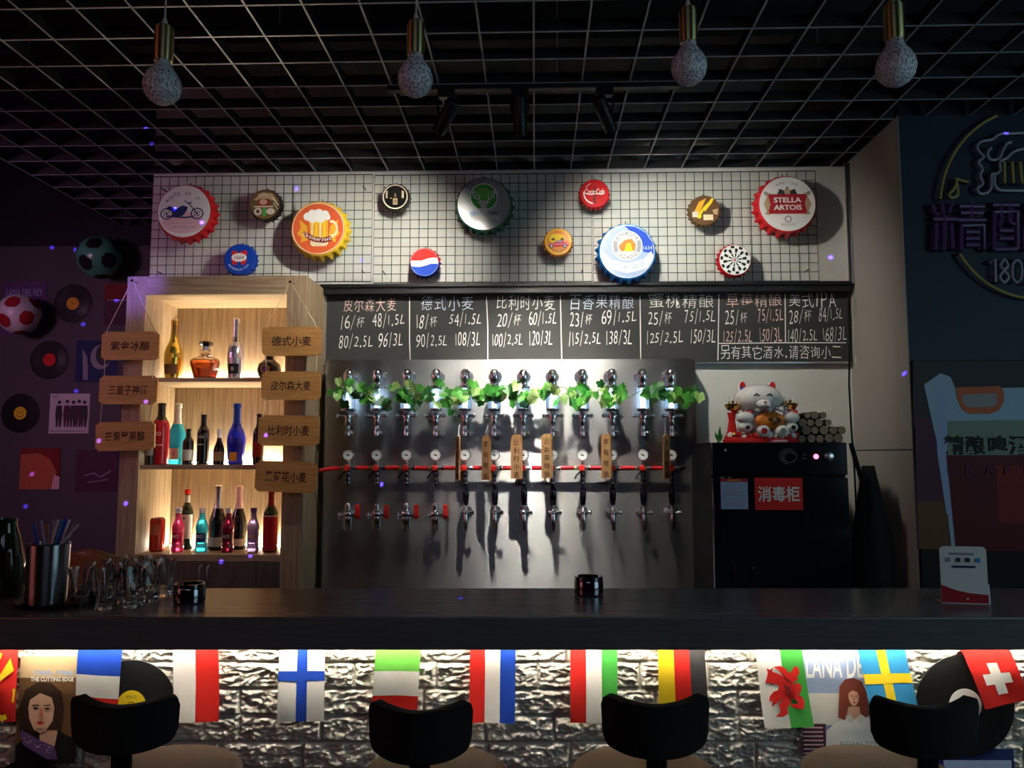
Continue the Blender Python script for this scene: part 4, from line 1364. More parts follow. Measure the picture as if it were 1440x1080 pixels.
# middle shelf
bottle('wine_bottle', 'black bottle with a grey label, half hidden behind the lowest left sign', 212, 600, 13, SH[1], 3.67, P_SLIM, 'dark_glass', 'black_gloss', 0.72, (('grey', 0.25, 0.5, 1.2),), None, G2)
bottle('liquor_bottle', 'tall crimson bottle at the left of the middle shelf', 228, 567, 23, SH[1], 3.72, P_SLIM, 'red_bottle', 'dark_glass', 0.72, (), (('RIO', 0.016, 0.5, 'white'), ('cocktail', 0.009, 0.32, 'white')), G2)
bottle('liquor_bottle', 'turquoise bottle with a wavy body and white neck on the middle shelf', 251, 567, 24, SH[1], YT + 0.02, P_SHAPED, 'turquoise_glass', 'white', 0.66, (('white', 0.08, 0.26, 0.7),), (('V', 0.02, 0.17, 'skyblue'),), G2)
bottle('wine_bottle', 'small black bottle with a white label beside the turquoise bottle', 265.5, 603, 15, SH[1], YT - 0.06, P_WINE, 'dark_glass', 'black_gloss', 0.74, (('offwhite', 0.12, 0.42, 1.4),), None, G2)
bottle('wine_bottle', 'dark brown bottle with pale lettering in the middle of the middle shelf', 287, 583, 17, SH[1], YT, P_SLIM, 'dark_glass', 'black_gloss', 0.72, (), (('DARK', 0.012, 0.55, 'offwhite'), ('stout', 0.008, 0.40, 'offwhite')), G2)
bottle('wine_bottle', 'small dark bottle with a white cap left of the cobalt bottle', 309, 603, 15, SH[1], YT - 0.02, P_CHAMP, 'dark_glass', 'white', 0.74, (('tan', 0.10, 0.36, 1.2),), None, G2)
bottle('champagne_bottle', 'cobalt blue champagne bottle on the middle shelf', 334, 567, 26, SH[1], YT, P_SWELL, 'cobalt_glass', 'blue', 0.66, (('amber', 0.06, 0.20, 0.45),), None, G2)
bottle('wine_bottle', 'dark bottle right of the cobalt bottle, half hidden by a wooden sign', 364.5, 582, 15, SH[1], YT, P_WINE, 'dark_glass', 'black_gloss', 0.74, (('maroon', 0.15, 0.45, 1.2),), None, G2)
# bottom shelf
t = thing('drink_can', 'tall red drink can at the left of the bottom shelf', 'can', (W(222, 728, YT - 0.06).x, YT - 0.06, SH[2] + 0.0006), 0, G3)
h = W(222, 728, YT - 0.06).z - SH[2]
R = 10 * YT / F
MB().lathe([(0.75 * R, 0), (R, 0.008), (R, h - 0.012), (0.82 * R, h - 0.002)], 'red_can', 28).build('can_body', t)
MB().lathe([(0.82 * R, h - 0.0018), (0.85 * R, h), (0.78 * R, h), (0.76 * R, h - 0.004), (0.001, h - 0.004)], 'alu', 28, caps=False).build('lid', t)
MB().lathe([(R + 0.0006, 0.5 * h), (R + 0.0006, 0.8 * h)], 'rust', 12, None, -PI / 2 - 0.6, -PI / 2 + 0.6, caps=False).build('printed_band', t)
POP = [(251.5, 'pink_glass', 'small bright pink soda bottle with a slanted label on the bottom shelf', 'crimson_glass'), (285, 'turquoise_glass', 'small turquoise soda bottle with a slanted label on the bottom shelf', 'navy'),
       (322, 'crimson_glass', 'small dark red soda bottle standing between two champagne bottles', 'wine'), (357, 'purple_glass', 'small purple soda bottle with a yellowish label on the bottom shelf', 'purple_glass')]
for px, g_, lab, lc in POP:
    bottle('soda_bottle', lab, px, 714, 17, SH[2], YT - 0.07, P_POP, g_, 'white' if g_ != 'purple_glass' else 'purple', 0.88, ((lc, 0.22, 0.44, 1.1),), (('RIO', 0.014, 0.36, 'white' if g_ != 'purple_glass' else 'yellow'),), G3)
bottle('wine_bottle', 'wine bottle with a red cap and large white label, behind the pink soda bottle', 264, 688, 17, SH[2], YT + 0.04, P_WINE, 'green_glass', 'red', 0.92, (('offwhite', 0.18, 0.58, 1.5), ('offwhite', 0.78, 0.90, 3.0)), (('\u2022', 0.012, 0.52, 'black'),), G3)
bottle('champagne_bottle', 'black champagne bottle with silver neck, right of the turquoise soda bottle', 308, 682, 25, SH[2], YT + 0.02, P_CHAMP, 'dark_glass', 'alu', 0.64, (('offwhite', 0.06, 0.20, 1.3),), None, G3)
bottle('champagne_bottle', 'black champagne bottle with pinkish neck foil, left of the purple soda bottle', 337, 683, 23, SH[2], YT + 0.05, P_CHAMP, 'dark_glass', 'pinkish', 0.64, (('offwhite', 0.06, 0.17, 1.3),), None, G3)
bottle('wine_bottle', 'tall bottle with a large red label at the right end of the bottom shelf', 382, 690, 20, SH[2], YT - 0.06, P_WINE, 'green_glass', 'maroon', 0.76, (('crimson', 0.03, 0.58, 1.5), ('offwhite', 0.58, 0.60, 1.5)), None, G3)

# ------------------------------------------------------------------ hanging wooden signs
YH = 3.585
def sign(px0, px1, py0, py1, text, lab, up, tilt=0.0, col='burnt'):
    c = W((px0 + px1) / 2, (py0 + py1) / 2, YH)
    w, h = (px1 - px0) * YH / F, (py1 - py0) * YH / F
    t = thing('hanging_sign', lab, 'wooden sign', c, 0, 'wooden beer name signs hung on the bookcase', rot=(0, tilt, 0))
    a, b, k = w / 2, h / 2, 0.013
    pts = [(-a + k, -b), (a - k, -b), (a - k, -b + k * .5), (a, -b + k), (a, b - k), (a - k, b - k * .5), (a - k, b), (-a + k, b), (-a + k, b - k * .5), (-a, b - k), (-a, -b + k), (-a + k, -b + k * .5)]
    n = len(pts)
    m = MB().add([(x, -0.006, z) for x, z in pts] + [(x, 0.006, z) for x, z in pts], [tuple(range(n)), tuple(reversed(range(n, 2 * n)))] + [(q, q + n, (q + 1) % n + n, (q + 1) % n) for q in range(n)], 'sign_wood')
    m.y = -0.0061
    m.text(text, h * 0.34, 0, 0, col, fit=w * 0.68, off=0.016)
    m.build('sign_board', t, smooth=False)
    for s in (-1, 1):
        q0 = Vector((s * (a - 0.022), -0.0075, b - 0.010))
        tgt = up[0 if s < 0 else 1] - c
        MB().tube([q0 + Vector((0, 0.002, -0.004)), q0, q0 + Vector((0, 0, 0.012)), tgt], 0.0018, 'twine', 6).build('cord', t)
    return c, w, h


def chain(nail_px, specs, labs):
    n = W(nail_px[0], nail_px[1], YH)
    nt = thing('wall_nail', 'nail at the top %s corner of the bookcase holding a string of signs' % ('left' if nail_px[0] < 300 else 'right'), 'nail', n)
    MB().cyl((0, -0.012, 0), (0, YK - YH - 0.001, 0), 0.0025, 'dark_chrome', seg=8).lathe([(0.006, 0), (0.006, 0.002)], 'dark_chrome', 12, Matrix.Translation((0, -0.010, 0)) @ Matrix.Rotation(PI / 2, 4, 'X')).build('nail_shaft', nt)
    up = (n + Vector((-0.001, -0.004, 0)), n + Vector((0.001, -0.004, 0)))
    for (a, b, c_, d, s, tl), lab in zip(specs, labs):
        c, w, h = sign(a, b, c_, d, s, lab, up, tl)
        up = tuple(c + Vector((s_ * (w / 2 - 0.02), -0.0075, -h / 2 + 0.011)) for s_ in (-1, 1))


chain((187, 395), [(142, 226, 466, 507, '紫金冰酿', 0.0), (139, 223, 528, 569, '三皇子神酒', 0.0), (134, 219, 593, 634, '芒果苹果酿', -0.02)],
      ['wooden sign hung on the left post, topmost of the left string', 'wooden sign hung on the left post, middle of the left string', 'wooden sign hung on the left post, lowest of the left string'])
chain((409, 397), [(368, 453, 459, 501, '德式小麦', 0.0), (367, 452, 522, 563, '皮尔森大麦', 0.0), (363, 450, 584, 627, '比利时小麦', 0.01), (359, 446, 649, 692, '黑荷花小麦', 0.035)],
      ['bright orange-lit wooden sign, topmost of the right string', 'wooden sign hung second from top on the right string', 'wooden sign hung third from top on the right string', 'slightly tilted wooden sign, lowest of the right string'])

# ------------------------------------------------------------------ disinfection cabinet
YF = 3.40
fx0, fx1 = W(1003, 700, YF).x, W(1194, 700, YF).x
ftop = W(1100, 622, YF).z
fcx = (fx0 + fx1) / 2
fw = (fx1 - fx0) / 2
fr = thing('disinfection_cabinet', 'black upright disinfection cabinet with red sign and pink indicator light', 'cabinet', (fcx, YF, 0))
pz0 = W(1100, 668, YF).z
MB().span(-fw, fw, 0.03, 0.56, 0, ftop, 'black_plastic').build('body', fr, bevel=0.004)
cpnl = MB().span(-fw, fw, 0.0, 0.0295, pz0, ftop - 0.001, 'black_gloss').build('control_panel', fr, bevel=0.004)


def fl(px, py):
    q = W(px, py, YF)
    return (q.x - fcx, q.z)


x, z = fl(1165, 642)
MB().lathe([(0.021, 0), (0.020, 0.014), (0.016, 0.017), (0.001, 0.0175)], 'alu', 24, Matrix.Translation((x, -0.0005, z)) @ Matrix.Rotation(PI / 2, 4, 'X')).build('knob', cpnl)
x, z = fl(1147.5, 642)
MB().lathe([(0.011, 0), (0.010, 0.005), (0.001, 0.007)], 'red_led', 20, Matrix.Translation((x, -0.0005, z)) @ Matrix.Rotation(PI / 2, 4, 'X')).build('indicator_light', cpnl)
m = MB()
m.y = -0.0006
x, z = fl(1110, 642)
m.ring(x, z, 0.030, 0.032, 'grey', sz=0.8)
m.ring(x, z, 0.022, 0.0235, 'grey', a0=0.3, a1=4.0, sz=0.8)
m.ring(x, z, 0.040, 0.0415, 'grey', a0=1.2, a1=4.5, sz=0.8)
x, z = fl(1131, 642)
m.ring(x, z, 0.009, 0.0105, 'grey', a0=0.4, a1=2.6)
m.ring(x, z, 0.009, 0.0105, 'grey', a0=3.5, a1=5.7)
x, z = fl(1020, 633)
m.disc(x, z, 0.006, 'grey', seg=12)
m.build('panel_print', cpnl, smooth=False)
dr = MB().span(-fw, fw, 0.0, 0.0295, 0.10, pz0 - 0.012, 'black_gloss').build('door', fr, bevel=0.004)
m = MB()
m.y = -0.0006
for px, py, s in ((1016, 668, 0.010), (1026, 668, 0.006)):
    x, z = fl(px, 671.5)
    m.rect(x - s, x + s, z - 0.002, z + 0.002, 'grey')
a, b = fl(1014, 716), fl(1051, 673)
m.rect(a[0], b[0], a[1], b[1], 'paleblue')
m.rect(a[0], b[0], b[1] - 0.014, b[1], 'crimson')
m.rect(a[0] + 0.03, b[0] - 0.03, b[1] - 0.009, b[1] - 0.005, 'amber')
for k in range(9):
    z = b[1] - 0.03 - k * 0.0105
    m.rect(a[0] + 0.008, b[0] - 0.008 - (0.02 if k % 4 == 3 else 0), z, z + (0.0045 if k in (3, 4) else 0.002), 'grey')
m.build('instruction_sticker', dr, smooth=False)
m = MB()
m.y = -0.0006
a, b = fl(1062, 717), fl(1128, 672)
m.rect(a[0], b[0], a[1], b[1], 'red')
m.text('消毒柜', 0.066, (a[0] + b[0]) / 2, (a[1] + b[1]) / 2, 'white', fit=0.178, off=0.02)
m.build('red_sign', dr, smooth=False)
for px in (1033, 1058):
    x, z = fl(px, 808)
    MB().tube([(x, 0.0, z + 0.03), (x, -0.022, z + 0.024), (x, -0.024, z), (x, -0.022, z - 0.024), (x, 0.0, z - 0.03)], 0.0045, 'dark_chrome').build('door_handle', dr)

# beckoning cat figurine on the cabinet
YCAT = 3.56
kc = YCAT / F
cz = ftop + 0.0004
ccp = W(1070, 600, YCAT)
cat = thing('beckoning_cat', 'white ceramic beckoning cat with gold ingots and a red base on the black cabinet', 'figurine', (ccp.x, YCAT, cz))


def cl(px, py):
    q = W(px, py, YCAT)
    return (q.x - ccp.x, q.z - cz)


m = MB()
m.lathe([(0.001, 0), (0.170, 0), (0.173, 0.012), (0.155, 0.03), (0.10, 0.042), (0.001, 0.044)], 'ceramic_red', 36, Matrix.Diagonal((1, 0.5, 1, 1)))
rn = random.Random(2)
for k in range(16):
    a = -PI * (0.06 + 0.88 * k / 15)
    m.ball((0.152 * math.cos(a), 0.072 * math.sin(a), 0.028 + rn.uniform(-0.004, 0.006)), rn.uniform(0.010, 0.018), rn.choice(('ceramic_red', 'ceramic_red', 'ceramic_white', 'gold')), 12)
m.build('base', cat)
x, z = cl(1066, 562)
m = MB().ball((x, 0.0, z), (0.108, 0.085, 0.070), 'ceramic_white', 32).ball((x + 0.004, -0.075, z - 0.025), (0.035, 0.022, 0.022), 'ceramic_white', 18)
for s in (-1, 1):
    m.ball((x + 0.004 + s * 0.012, -0.090, z - 0.032), (0.016, 0.012, 0.011), 'ceramic_white', 14)
m.build('head', cat)
m = MB()
for s, px in ((-1, 1046), (1, 1083)):
    ex, ez = cl(px, 548)
    m.lathe([(0.030, -0.005), (0.024, 0.018), (0.012, 0.040), (0.001, 0.050)], 'ceramic_white', 14, Matrix.Translation((ex, 0.0, ez - 0.008)) @ Matrix.Rotation(s * 0.28, 4, 'Y') @ Matrix.Diagonal((1, 0.6, 1, 1)))
    m.ball((ex + s * 0.008, -0.012, ez + 0.014), (0.014, 0.010, 0.022), 'ceramic_red', 12)
    m.ball((ex - 0.012, -0.014, ez + 0.006), (0.008, 0.008, 0.016), 'blue', 10)
m.build('ears', cat)
m = MB()
for s in (-1, 1):
    m.tube([(x + s * 0.028 - 0.012 + 0.004 * 0, -0.082, z + 0.012), (x + s * 0.028, -0.084, z + 0.020), (x + s * 0.028 + 0.012, -0.082, z + 0.012)], 0.003, 'black', 6)
m.ball((x + 0.004, -0.098, z - 0.018), (0.006, 0.005, 0.004), 'ceramic_red', 10)
m.tube([(x - 0.012, -0.098, z - 0.040), (x + 0.004, -0.101, z - 0.036), (x + 0.020, -0.098, z - 0.040)], 0.002, 'black', 6)
m.build('face_paint', cat)
x, z = cl(1070, 596)
MB().ball((x, 0.01, z), (0.082, 0.062, 0.068), 'ceramic_white', 26).build('body', cat)
x, z = cl(1078, 592)
m = MB().ball((x, -0.052, z), (0.066, 0.032, 0.040), 'ceramic_orange', 24)
for k in range(9):
    m.ball((x + rn.uniform(-0.02, 0.035), -0.080, z + rn.uniform(-0.022, 0.012)), 0.008, rn.choice(('gold', 'brown')), 10)
m.build('gold_bib', cat)
m = MB()
for k, px in enumerate((1060, 1068, 1076, 1084, 1092, 1098)):
    a, b = cl(px, 577 - (k % 2) * 2)
    m.ball((a, -0.072 + abs(k - 2.5) * 0.006, b), 0.013, 'chrome' if k % 2 else 'ceramic_white', 14)
m.build('bell_collar', cat)
for px, py in ((1044, 588), (1107, 588)):
    a, b = cl(px, py)
    m = MB().ball((a, -0.045, b), (0.040, 0.032, 0.028), 'ceramic_white', 20).ball((a - 0.022, -0.045, b + 0.024), 0.012, 'ceramic_white', 10).ball((a + 0.022, -0.045, b + 0.024), 0.012, 'ceramic_red', 10)
    m.ball((a, -0.04, b - 0.042), (0.034, 0.032, 0.024), 'ceramic_white', 18).ball((a + 0.004, -0.072, b - 0.044), 0.010, 'charcoal', 10)
    m.build('kitten', cat)
for px, py in ((1066, 607), (1092, 607)):
    a, b = cl(px, py)
    m = MB().ball((a, -0.082, b), (0.030, 0.016, 0.026), 'ceramic_white', 18)
    m.y = -0.099
    m.disc(a, b, 0.014, 'crimson' if px < 1080 else 'sage', seg=14)
    m.build('paw', cat)
m = MB()
a, b = cl(1029, 612)
m.lathe([(0.038, 0.0), (0.022, 0.03), (0.014, 0.08), (0.020, 0.115)], 'ceramic_red', 16, Matrix.Translation((a, -0.01, 0.02)))
m.tube([(a, -0.01, 0.135), (a + 0.03, -0.012, 0.142), (a + 0.065, -0.01, 0.138)], 0.010, 'ceramic_red', 10)
m.build('red_arm', cat)
for px, py in ((1029, 573), (1109, 572)):
    a, b = cl(px, py)
    m = MB().lathe([(0.001, -0.02), (0.024, -0.012), (0.036, 0.006), (0.034, 0.014), (0.020, 0.010), (0.001, 0.012)], 'gold', 20, Matrix.Translation((a, -0.015, b)))
    m.ball((a, -0.015, b + 0.016), (0.022, 0.018, 0.014), 'gold', 14)
    for k in range(9):
        t_ = 2 * PI * k / 9
        m.cyl((a + 0.027 * math.cos(t_), -0.015 + 0.027 * math.sin(t_), b + 0.012), (a + 0.030 * math.cos(t_), -0.015 + 0.030 * math.sin(t_), b + 0.046), 0.0035, 'ceramic_white', seg=6)
    if px > 1100:
        m.tube([(a, -0.015, b - 0.02), (a - 0.004, -0.01, b - 0.05), (a - 0.012, 0.0, b - 0.085), (a - 0.03, 0.01, b - 0.11)], 0.012, 'ceramic_red', 10)
    m.build('gold_ingot', cat)

# stack of short sticks beside the cat
YLG = 3.52
LOGS = [(1166, 615, 7), (1153, 616, 6), (1179, 615, 7), (1141, 616, 6.5), (1128, 616, 6), (1172, 604, 6.5), (1159, 605, 7), (1146, 605, 6), (1184, 604, 6), (1134, 605, 7), (1165, 595, 5.5), (1152, 594, 6.5), (1140, 595, 5.5), (1129, 595, 6.5), (1158, 586, 5), (1146, 585, 6), (1136, 587, 5)]
rows_n = ['bottom', 'bottom', 'bottom', 'bottom', 'bottom', 'second', 'second', 'second', 'second', 'second', 'third', 'third', 'third', 'third', 'top', 'top', 'top']
order = {}
for r in ('bottom', 'second', 'third', 'top'):
    ids = sorted([i for i in range(len(LOGS)) if rows_n[i] == r], key=lambda i: LOGS[i][0])
    for k, i in enumerate(ids):
        order[i] = (r, k, len(ids))
layer_z = {'bottom': 0, 'second': 1, 'third': 2, 'top': 3}
for i, (px, py, rp) in enumerate(LOGS):
    R = rp * YLG / F * 0.88
    r_, k, n = order[i]
    q = W(px, py, YLG)
    z = cz + 0.0215 + 0.0335 * layer_z[r_] if r_ != 'bottom' else cz + R + 0.0002
    pos = 'leftmost' if k == 0 else 'rightmost' if k == n - 1 else ORD[k] + ' from the left'
    t = thing('firewood_stick', 'cut stick in the pile beside the cat, %s in the %s layer' % (pos, r_), 'stick', (q.x, YLG, z), rn.uniform(-0.04, 0.04), 'cut sticks piled on the cabinet')
    m = MB().lathe([(R * (1 + 0.06 * math.sin(j * 1.9 + i)), 0.001 + 0.16 * j / 6) for j in range(7)], 'log_bark', 12, Matrix.Rotation(-PI / 2, 4, 'X'), caps=True)
    m.build('bark', t, angle=60)
    e = MB()
    e.y = 0.0005
    e.disc(0, 0, R * 0.94, 'log_end', seg=12)
    e.ring(0, 0, R * 0.45, R * 0.52, 'log_bark', seg=12)
    e.build('cut_end', t, smooth=False)
# little sprig at the left end of the cabinet
q = W(1007, 620, 3.5)
t = thing('plant_sprig', 'small green sprig standing at the left front of the black cabinet top', 'sprig', (q.x + 0.012, 3.5, cz))
m = MB()
for a, h in ((-0.35, 0.05), (0.1, 0.075), (0.45, 0.04)):
    m.add([(-0.006, 0, 0.002), (0.006, 0, 0.002), (0.007 + h * math.sin(a) * .5, -0.003, h * 0.5), (h * math.sin(a), 0.0, h), (-0.007 + h * math.sin(a) * .5, 0.003, h * 0.5)], [(0, 1, 2, 3, 4)], 'leaf_dark')
m.build('blades', t, smooth=False)
MB().lathe([(0.008, 0), (0.006, 0.012)], 'vine_stem', 10).build('stub', t)

# dark cloth bundle right of the cabinet, pipes in the corner
q = Vector(((fcx + fw + XR) / 2, 3.53, 0))
def bag(u, v):
    a = 2 * PI * u
    z = v * W(1228, 655, 3.53).z
    k = (0.105 if v < 0.72 else lerp(0.105, 0.03, (v - 0.72) / 0.28)) * (0.92 + 0.08 * math.sin(v * 9))
    n1 = noise.noise(Vector((math.cos(a) * 1.4, math.sin(a) * 1.4, v * 5))) * 0.012 + 0.005 * math.sin(a * 5 + v * 4)
    return ((k + n1 * min(1, (1.02 - v) * 4)) * math.cos(a) * 0.9, (k + n1) * math.sin(a) * 0.9, z)
t = thing('covered_bundle', 'black cloth-covered bundle standing between the cabinet and the side wall', 'bundle', (q.x, 3.53, 0))
MB().surf(bag, 40, 30, 'black_cloth').build('cloth', t, angle=180)
bz = W(1228, 655, 3.53).z
MB().cyl((-0.02, 0, bz - 0.10), (-0.05, 0.05, bz + 0.10), 0.010, 'black_plastic').build('handle', t)
px_ = W(1200, 300, 3.93).x
m = MB().cyl((px_, 3.95, W(1200, 400, 3.95).z), (px_, 3.95, GRIDZ - 0.001), 0.024, 'black_metal', seg=18)
tag(m.build('drain_pipe'), 'black pipe running down the back right corner from the ceiling grid', 'pipe')
m = MB().cyl((px_ + 0.012, 3.95, 0.0), (px_ + 0.012, 3.95, W(1200, 401, 3.95).z), 0.019, 'white_wall', seg=18)
m.cyl((px_ + 0.012, 3.95, 2.0), (px_ + 0.012, 3.95, 2.03), 0.023, 'white_wall', seg=18)
tag(m.build('conduit_pipe'), 'pale conduit pipe below the black pipe in the right corner', 'pipe')
cpts = [W(px, py, 3.9) for px, py in ((1193, 412), (1195, 480), (1194, 540), (1197, 600), (1201, 650), (1203, 690))]
tag(MB().tube(cpts + [Vector((cpts[-1].x, 3.9, 0.3))], 0.005, 'black_plastic').build('power_cable'), 'thin black cable hanging down beside the pale pipe', 'cable')
# ------------------------------------------------------------------ unlit neon sign on the navy wall
YN = YR - 0.028
nc = W(1440, 290, YN)
ns = thing('neon_sign', 'unlit neon bar sign with a foaming mug, arc and purple characters on the navy wall', 'neon sign', (nc.x, YN, nc.z))


def npt(px, py):
    q = W(px, py, YN)
    return (q.x - nc.x, 0.0, q.z - nc.z)


def curve(pts, n=6):
    out = []
    P = [Vector(p) for p in pts]
    for i in range(len(P) - 1):
        a, b, c, d = P[max(0, i - 1)], P[i], P[i + 1], P[min(len(P) - 1, i + 2)]
        for k in range(n):
            t = k / n
            out.append(0.5 * ((2 * b) + (c - a) * t + (2 * a - 5 * b + 4 * c - d) * t * t + (3 * b - a - 3 * c + d) * t ** 3))
    out.append(P[-1])
    return out


def neon(lst, name, m_, r=0.0065, n=6, standoff=True):
    m = MB()
    for pts in lst:
        q = curve([npt(*p) for p in pts], n) if n > 1 else [Vector(npt(*p)) for p in pts]
        m.tube(q, r, m_, 8)
        if standoff:
            for e in (q[0], q[-1]):
                m.cyl((e.x, 0.0, e.z), (e.x, 0.027, e.z), 0.004, 'black_plastic', seg=8)
    return m.build(name, ns)


arc = []
for k in range(15):
    a = math.radians(112 + k * 4.6)
    arc.append((1449 + 127 * math.cos(a), 288 - 135 * math.sin(a)))
neon([arc], 'arc_tube', 'neon_yellow')
neon([[(1349, 357), (1360, 372), (1375, 388), (1392, 401), (1412, 411), (1435, 418), (1460, 420)]], 'arc_tube', 'neon_yellow')
neon([[(1345, 257), (1341, 266), (1336, 271), (1335, 276), (1340, 278), (1346, 275), (1347, 268), (1345, 256), (1345, 252), (1352, 254), (1362, 256)]], 'music_note', 'neon_yellow', 0.006)
neon([[(1440, 187), (1420, 188), (1405, 189), (1395, 196), (1380, 199), (1374, 207), (1378, 215), (1383, 221), (1376, 228), (1381, 238), (1378, 247), (1382, 258), (1374, 265), (1378, 272), (1388, 271), (1394, 262), (1394, 246), (1400, 245)],
      [(1394, 208), (1389, 214), (1390, 222), (1398, 225), (1406, 221), (1411, 210), (1416, 202), (1422, 200)],
      [(1400, 245), (1406, 240), (1406, 228), (1416, 222), (1426, 213), (1440, 209)],
      [(1398, 246), (1399, 260), (1405, 267), (1420, 268), (1450, 268)]], 'mug_tube', 'neon_white', 0.0065)
neon([[(1412, 228), (1413, 258)], [(1423, 228), (1425, 258)], [(1434, 228), (1437, 258)]], 'beer_bar', 'neon_yellow', 0.007, 1)
# purple channel characters
def nstroke(lst, name, m_, r):
    return neon(lst, name, m_, r, 1, True)


J = [[(1311, 288), (1314, 300), (1320, 303)], [(1324, 285), (1325, 303)], [(1338, 286), (1333, 300)], [(1311, 308), (1346, 308)], [(1327, 303), (1327, 352)], [(1316, 314), (1315, 352)], [(1337, 314), (1339, 350)],
     [(1348, 290), (1384, 290)], [(1350, 299), (1382, 299)], [(1346, 309), (1386, 309)], [(1365, 285), (1365, 309)], [(1351, 317), (1351, 352)], [(1351, 317), (1383, 317), (1383, 352)], [(1357, 326), (1376, 326)], [(1357, 335), (1376, 335)], [(1357, 344), (1376, 344)]]
N = [[(1395, 288), (1432, 288)], [(1397, 297), (1397, 351)], [(1397, 298), (1430, 298), (1430, 351)], [(1407, 288), (1407, 312), (1402, 318)], [(1419, 288), (1419, 312), (1426, 316)], [(1404, 324), (1424, 324)], [(1404, 335), (1424, 335)], [(1397, 350), (1430, 350)],
     [(1438, 290), (1470, 290)], [(1438, 310), (1470, 310)], [(1440, 320), (1440, 352)], [(1450, 285), (1450, 352)]]
nstroke(J, 'purple_character', 'neon_purple', 0.0115)
nstroke(N, 'purple_character', 'neon_purple', 0.0115)
neon([[(1391, 370), (1399, 364), (1400, 397)]], 'number_tube', 'neon_white', 0.006, 1)
neon([[(1412, 380), (1407, 373), (1412, 365), (1417, 373), (1412, 380), (1406, 389), (1412, 397), (1418, 389), (1412, 380)]], 'number_tube', 'neon_white', 0.006)
neon([[(1430, 365), (1424, 372), (1424, 390), (1430, 397), (1436, 390), (1436, 372), (1430, 365)]], 'number_tube', 'neon_white', 0.006)
neon([[(1442, 372), (1449, 365), (1454, 372), (1442, 397), (1455, 397)]], 'number_tube', 'neon_white', 0.006)

# ------------------------------------------------------------------ poster of a drink pouch
YPO = YR - 0.012
pc = W(1284, 640, YPO)
po = thing('pouch_poster', 'large poster of a pale blue drink pouch with an orange handle on the navy wall', 'poster', (pc.x, YPO, pc.z))


def pp(px, py):
    q = W(px, py, YPO)
    return (q.x - pc.x, q.z - pc.z)


m = MB().span(pp(1283, 505)[0], pp(1640, 505)[0], 0, 0.0115, pp(1284, 826)[1], pp(1284, 507)[1], 'black')
m.build('backing_board', po)
m = MB()
m.y = -0.0004
P_ = lambda L: [pp(*q) for q in L]
m.poly(P_([(1284, 508), (1640, 508), (1640, 600), (1284, 600)]), 'charcoal')
m.poly(P_([(1286, 585), (1330, 590), (1338, 772), (1290, 772)]), 'plum')
m.poly(P_([(1290, 705), (1330, 705), (1336, 772), (1292, 772)]), 'brown')
m.poly(P_([(1318, 600), (1640, 600), (1640, 772), (1338, 772)]), 'bagblue')
m.poly(P_([(1299, 541), (1322, 525), (1336, 530), (1344, 548), (1430, 545), (1640, 545), (1640, 640), (1322, 640), (1312, 600)]), 'bagblue')
m.poly(P_([(1312, 549), (1328, 545), (1332, 640), (1345, 750), (1330, 720), (1318, 640)]), 'paleblue')
m.poly(P_([(1332, 592), (1640, 588), (1640, 640), (1332, 640)]), 'sage')
m.poly(P_([(1330, 640), (1640, 640), (1640, 775), (1344, 775)]), 'wine')
m.poly(P_([(1400, 655), (1640, 655), (1640, 735), (1404, 735)]), 'maroon')
oc = [(1343, 545), (1405, 543), (1411, 550), (1411, 565), (1404, 577), (1392, 582), (1362, 582), (1352, 576), (1345, 560)]
m.poly(P_(oc), 'rust')
m.poly(P_([(1352, 555), (1400, 553), (1402, 566), (1396, 572), (1360, 573), (1353, 566)]), 'grey')
for s, px in (('精', 1341), ('酿', 1371), ('啤', 1402), ('酒', 1432), ('王', 1462)):
    a, b = pp(px, 626)
    m.text(s, 0.082, a, b, 'black', off=0.03)
for s, px in (('C', 1337), ('R', 1363), ('A', 1390), ('F', 1415), ('T', 1440)):
    a, b = pp(px, 661)
    m.text(s, 0.040, a, b, 'plum', off=0.02)
m.build('printed_sheet', po, smooth=False)

# ------------------------------------------------------------------ things on the recess wall
YW = 4.999
def record(name, px, py, rpx, lc, lab, Y, frame=W, rot=0.0, group=None, holes=True, marks=None, labr=0.33, off=0.004):
    c = frame(px, py, Y)
    R = rpx * Y / F
    t = thing(name, lab, 'record', c - (AX if frame is B else Vector((0, 1, 0))) * off, rot, group)
    m = MB()
    prof = [(0.004, 0.0)]
    Mx = Matrix.Rotation(PI / 2, 4, 'X')
    pr = [(R, -0.0012), (R, 0.0012)]
    n = 46
    for k in range(n):
        rr = lerp(R * 0.985, R * 0.40, k / n)
        step = 0.0006 if k in (14, 22, 30, 37) else 0
        pr += [(rr, 0.0012 + (0.00025 if k % 2 else 0) - step)]
    pr += [(R * 0.38, 0.0009), (0.004, 0.0009)]
    m.lathe(pr, 'vinyl', 56, Mx, caps=False)
    m.build('vinyl_disc', t, angle=180)
    e = MB()
    e.y = -0.0013
    e.disc(0, 0, R * labr, lc, seg=32)
    if marks:
        marks(e, R * labr)
    e.ring(0, 0, 0, 0.004, 'black', seg=12)
    e.build('paper_label', t, smooth=False)
    return t


mat('vinyl', (0.012, 0.012, 0.013), 0.28, var=0.05)


def d_smile(e, R):
    e.disc(-0.35 * R, 0.2 * R, 0.1 * R, 'black', seg=10)
    e.disc(0.35 * R, 0.2 * R, 0.1 * R, 'black', seg=10)
    e.ring(0, 0, 0.55 * R, 0.66 * R, 'black', a0=PI * 1.15, a1=PI * 1.85)


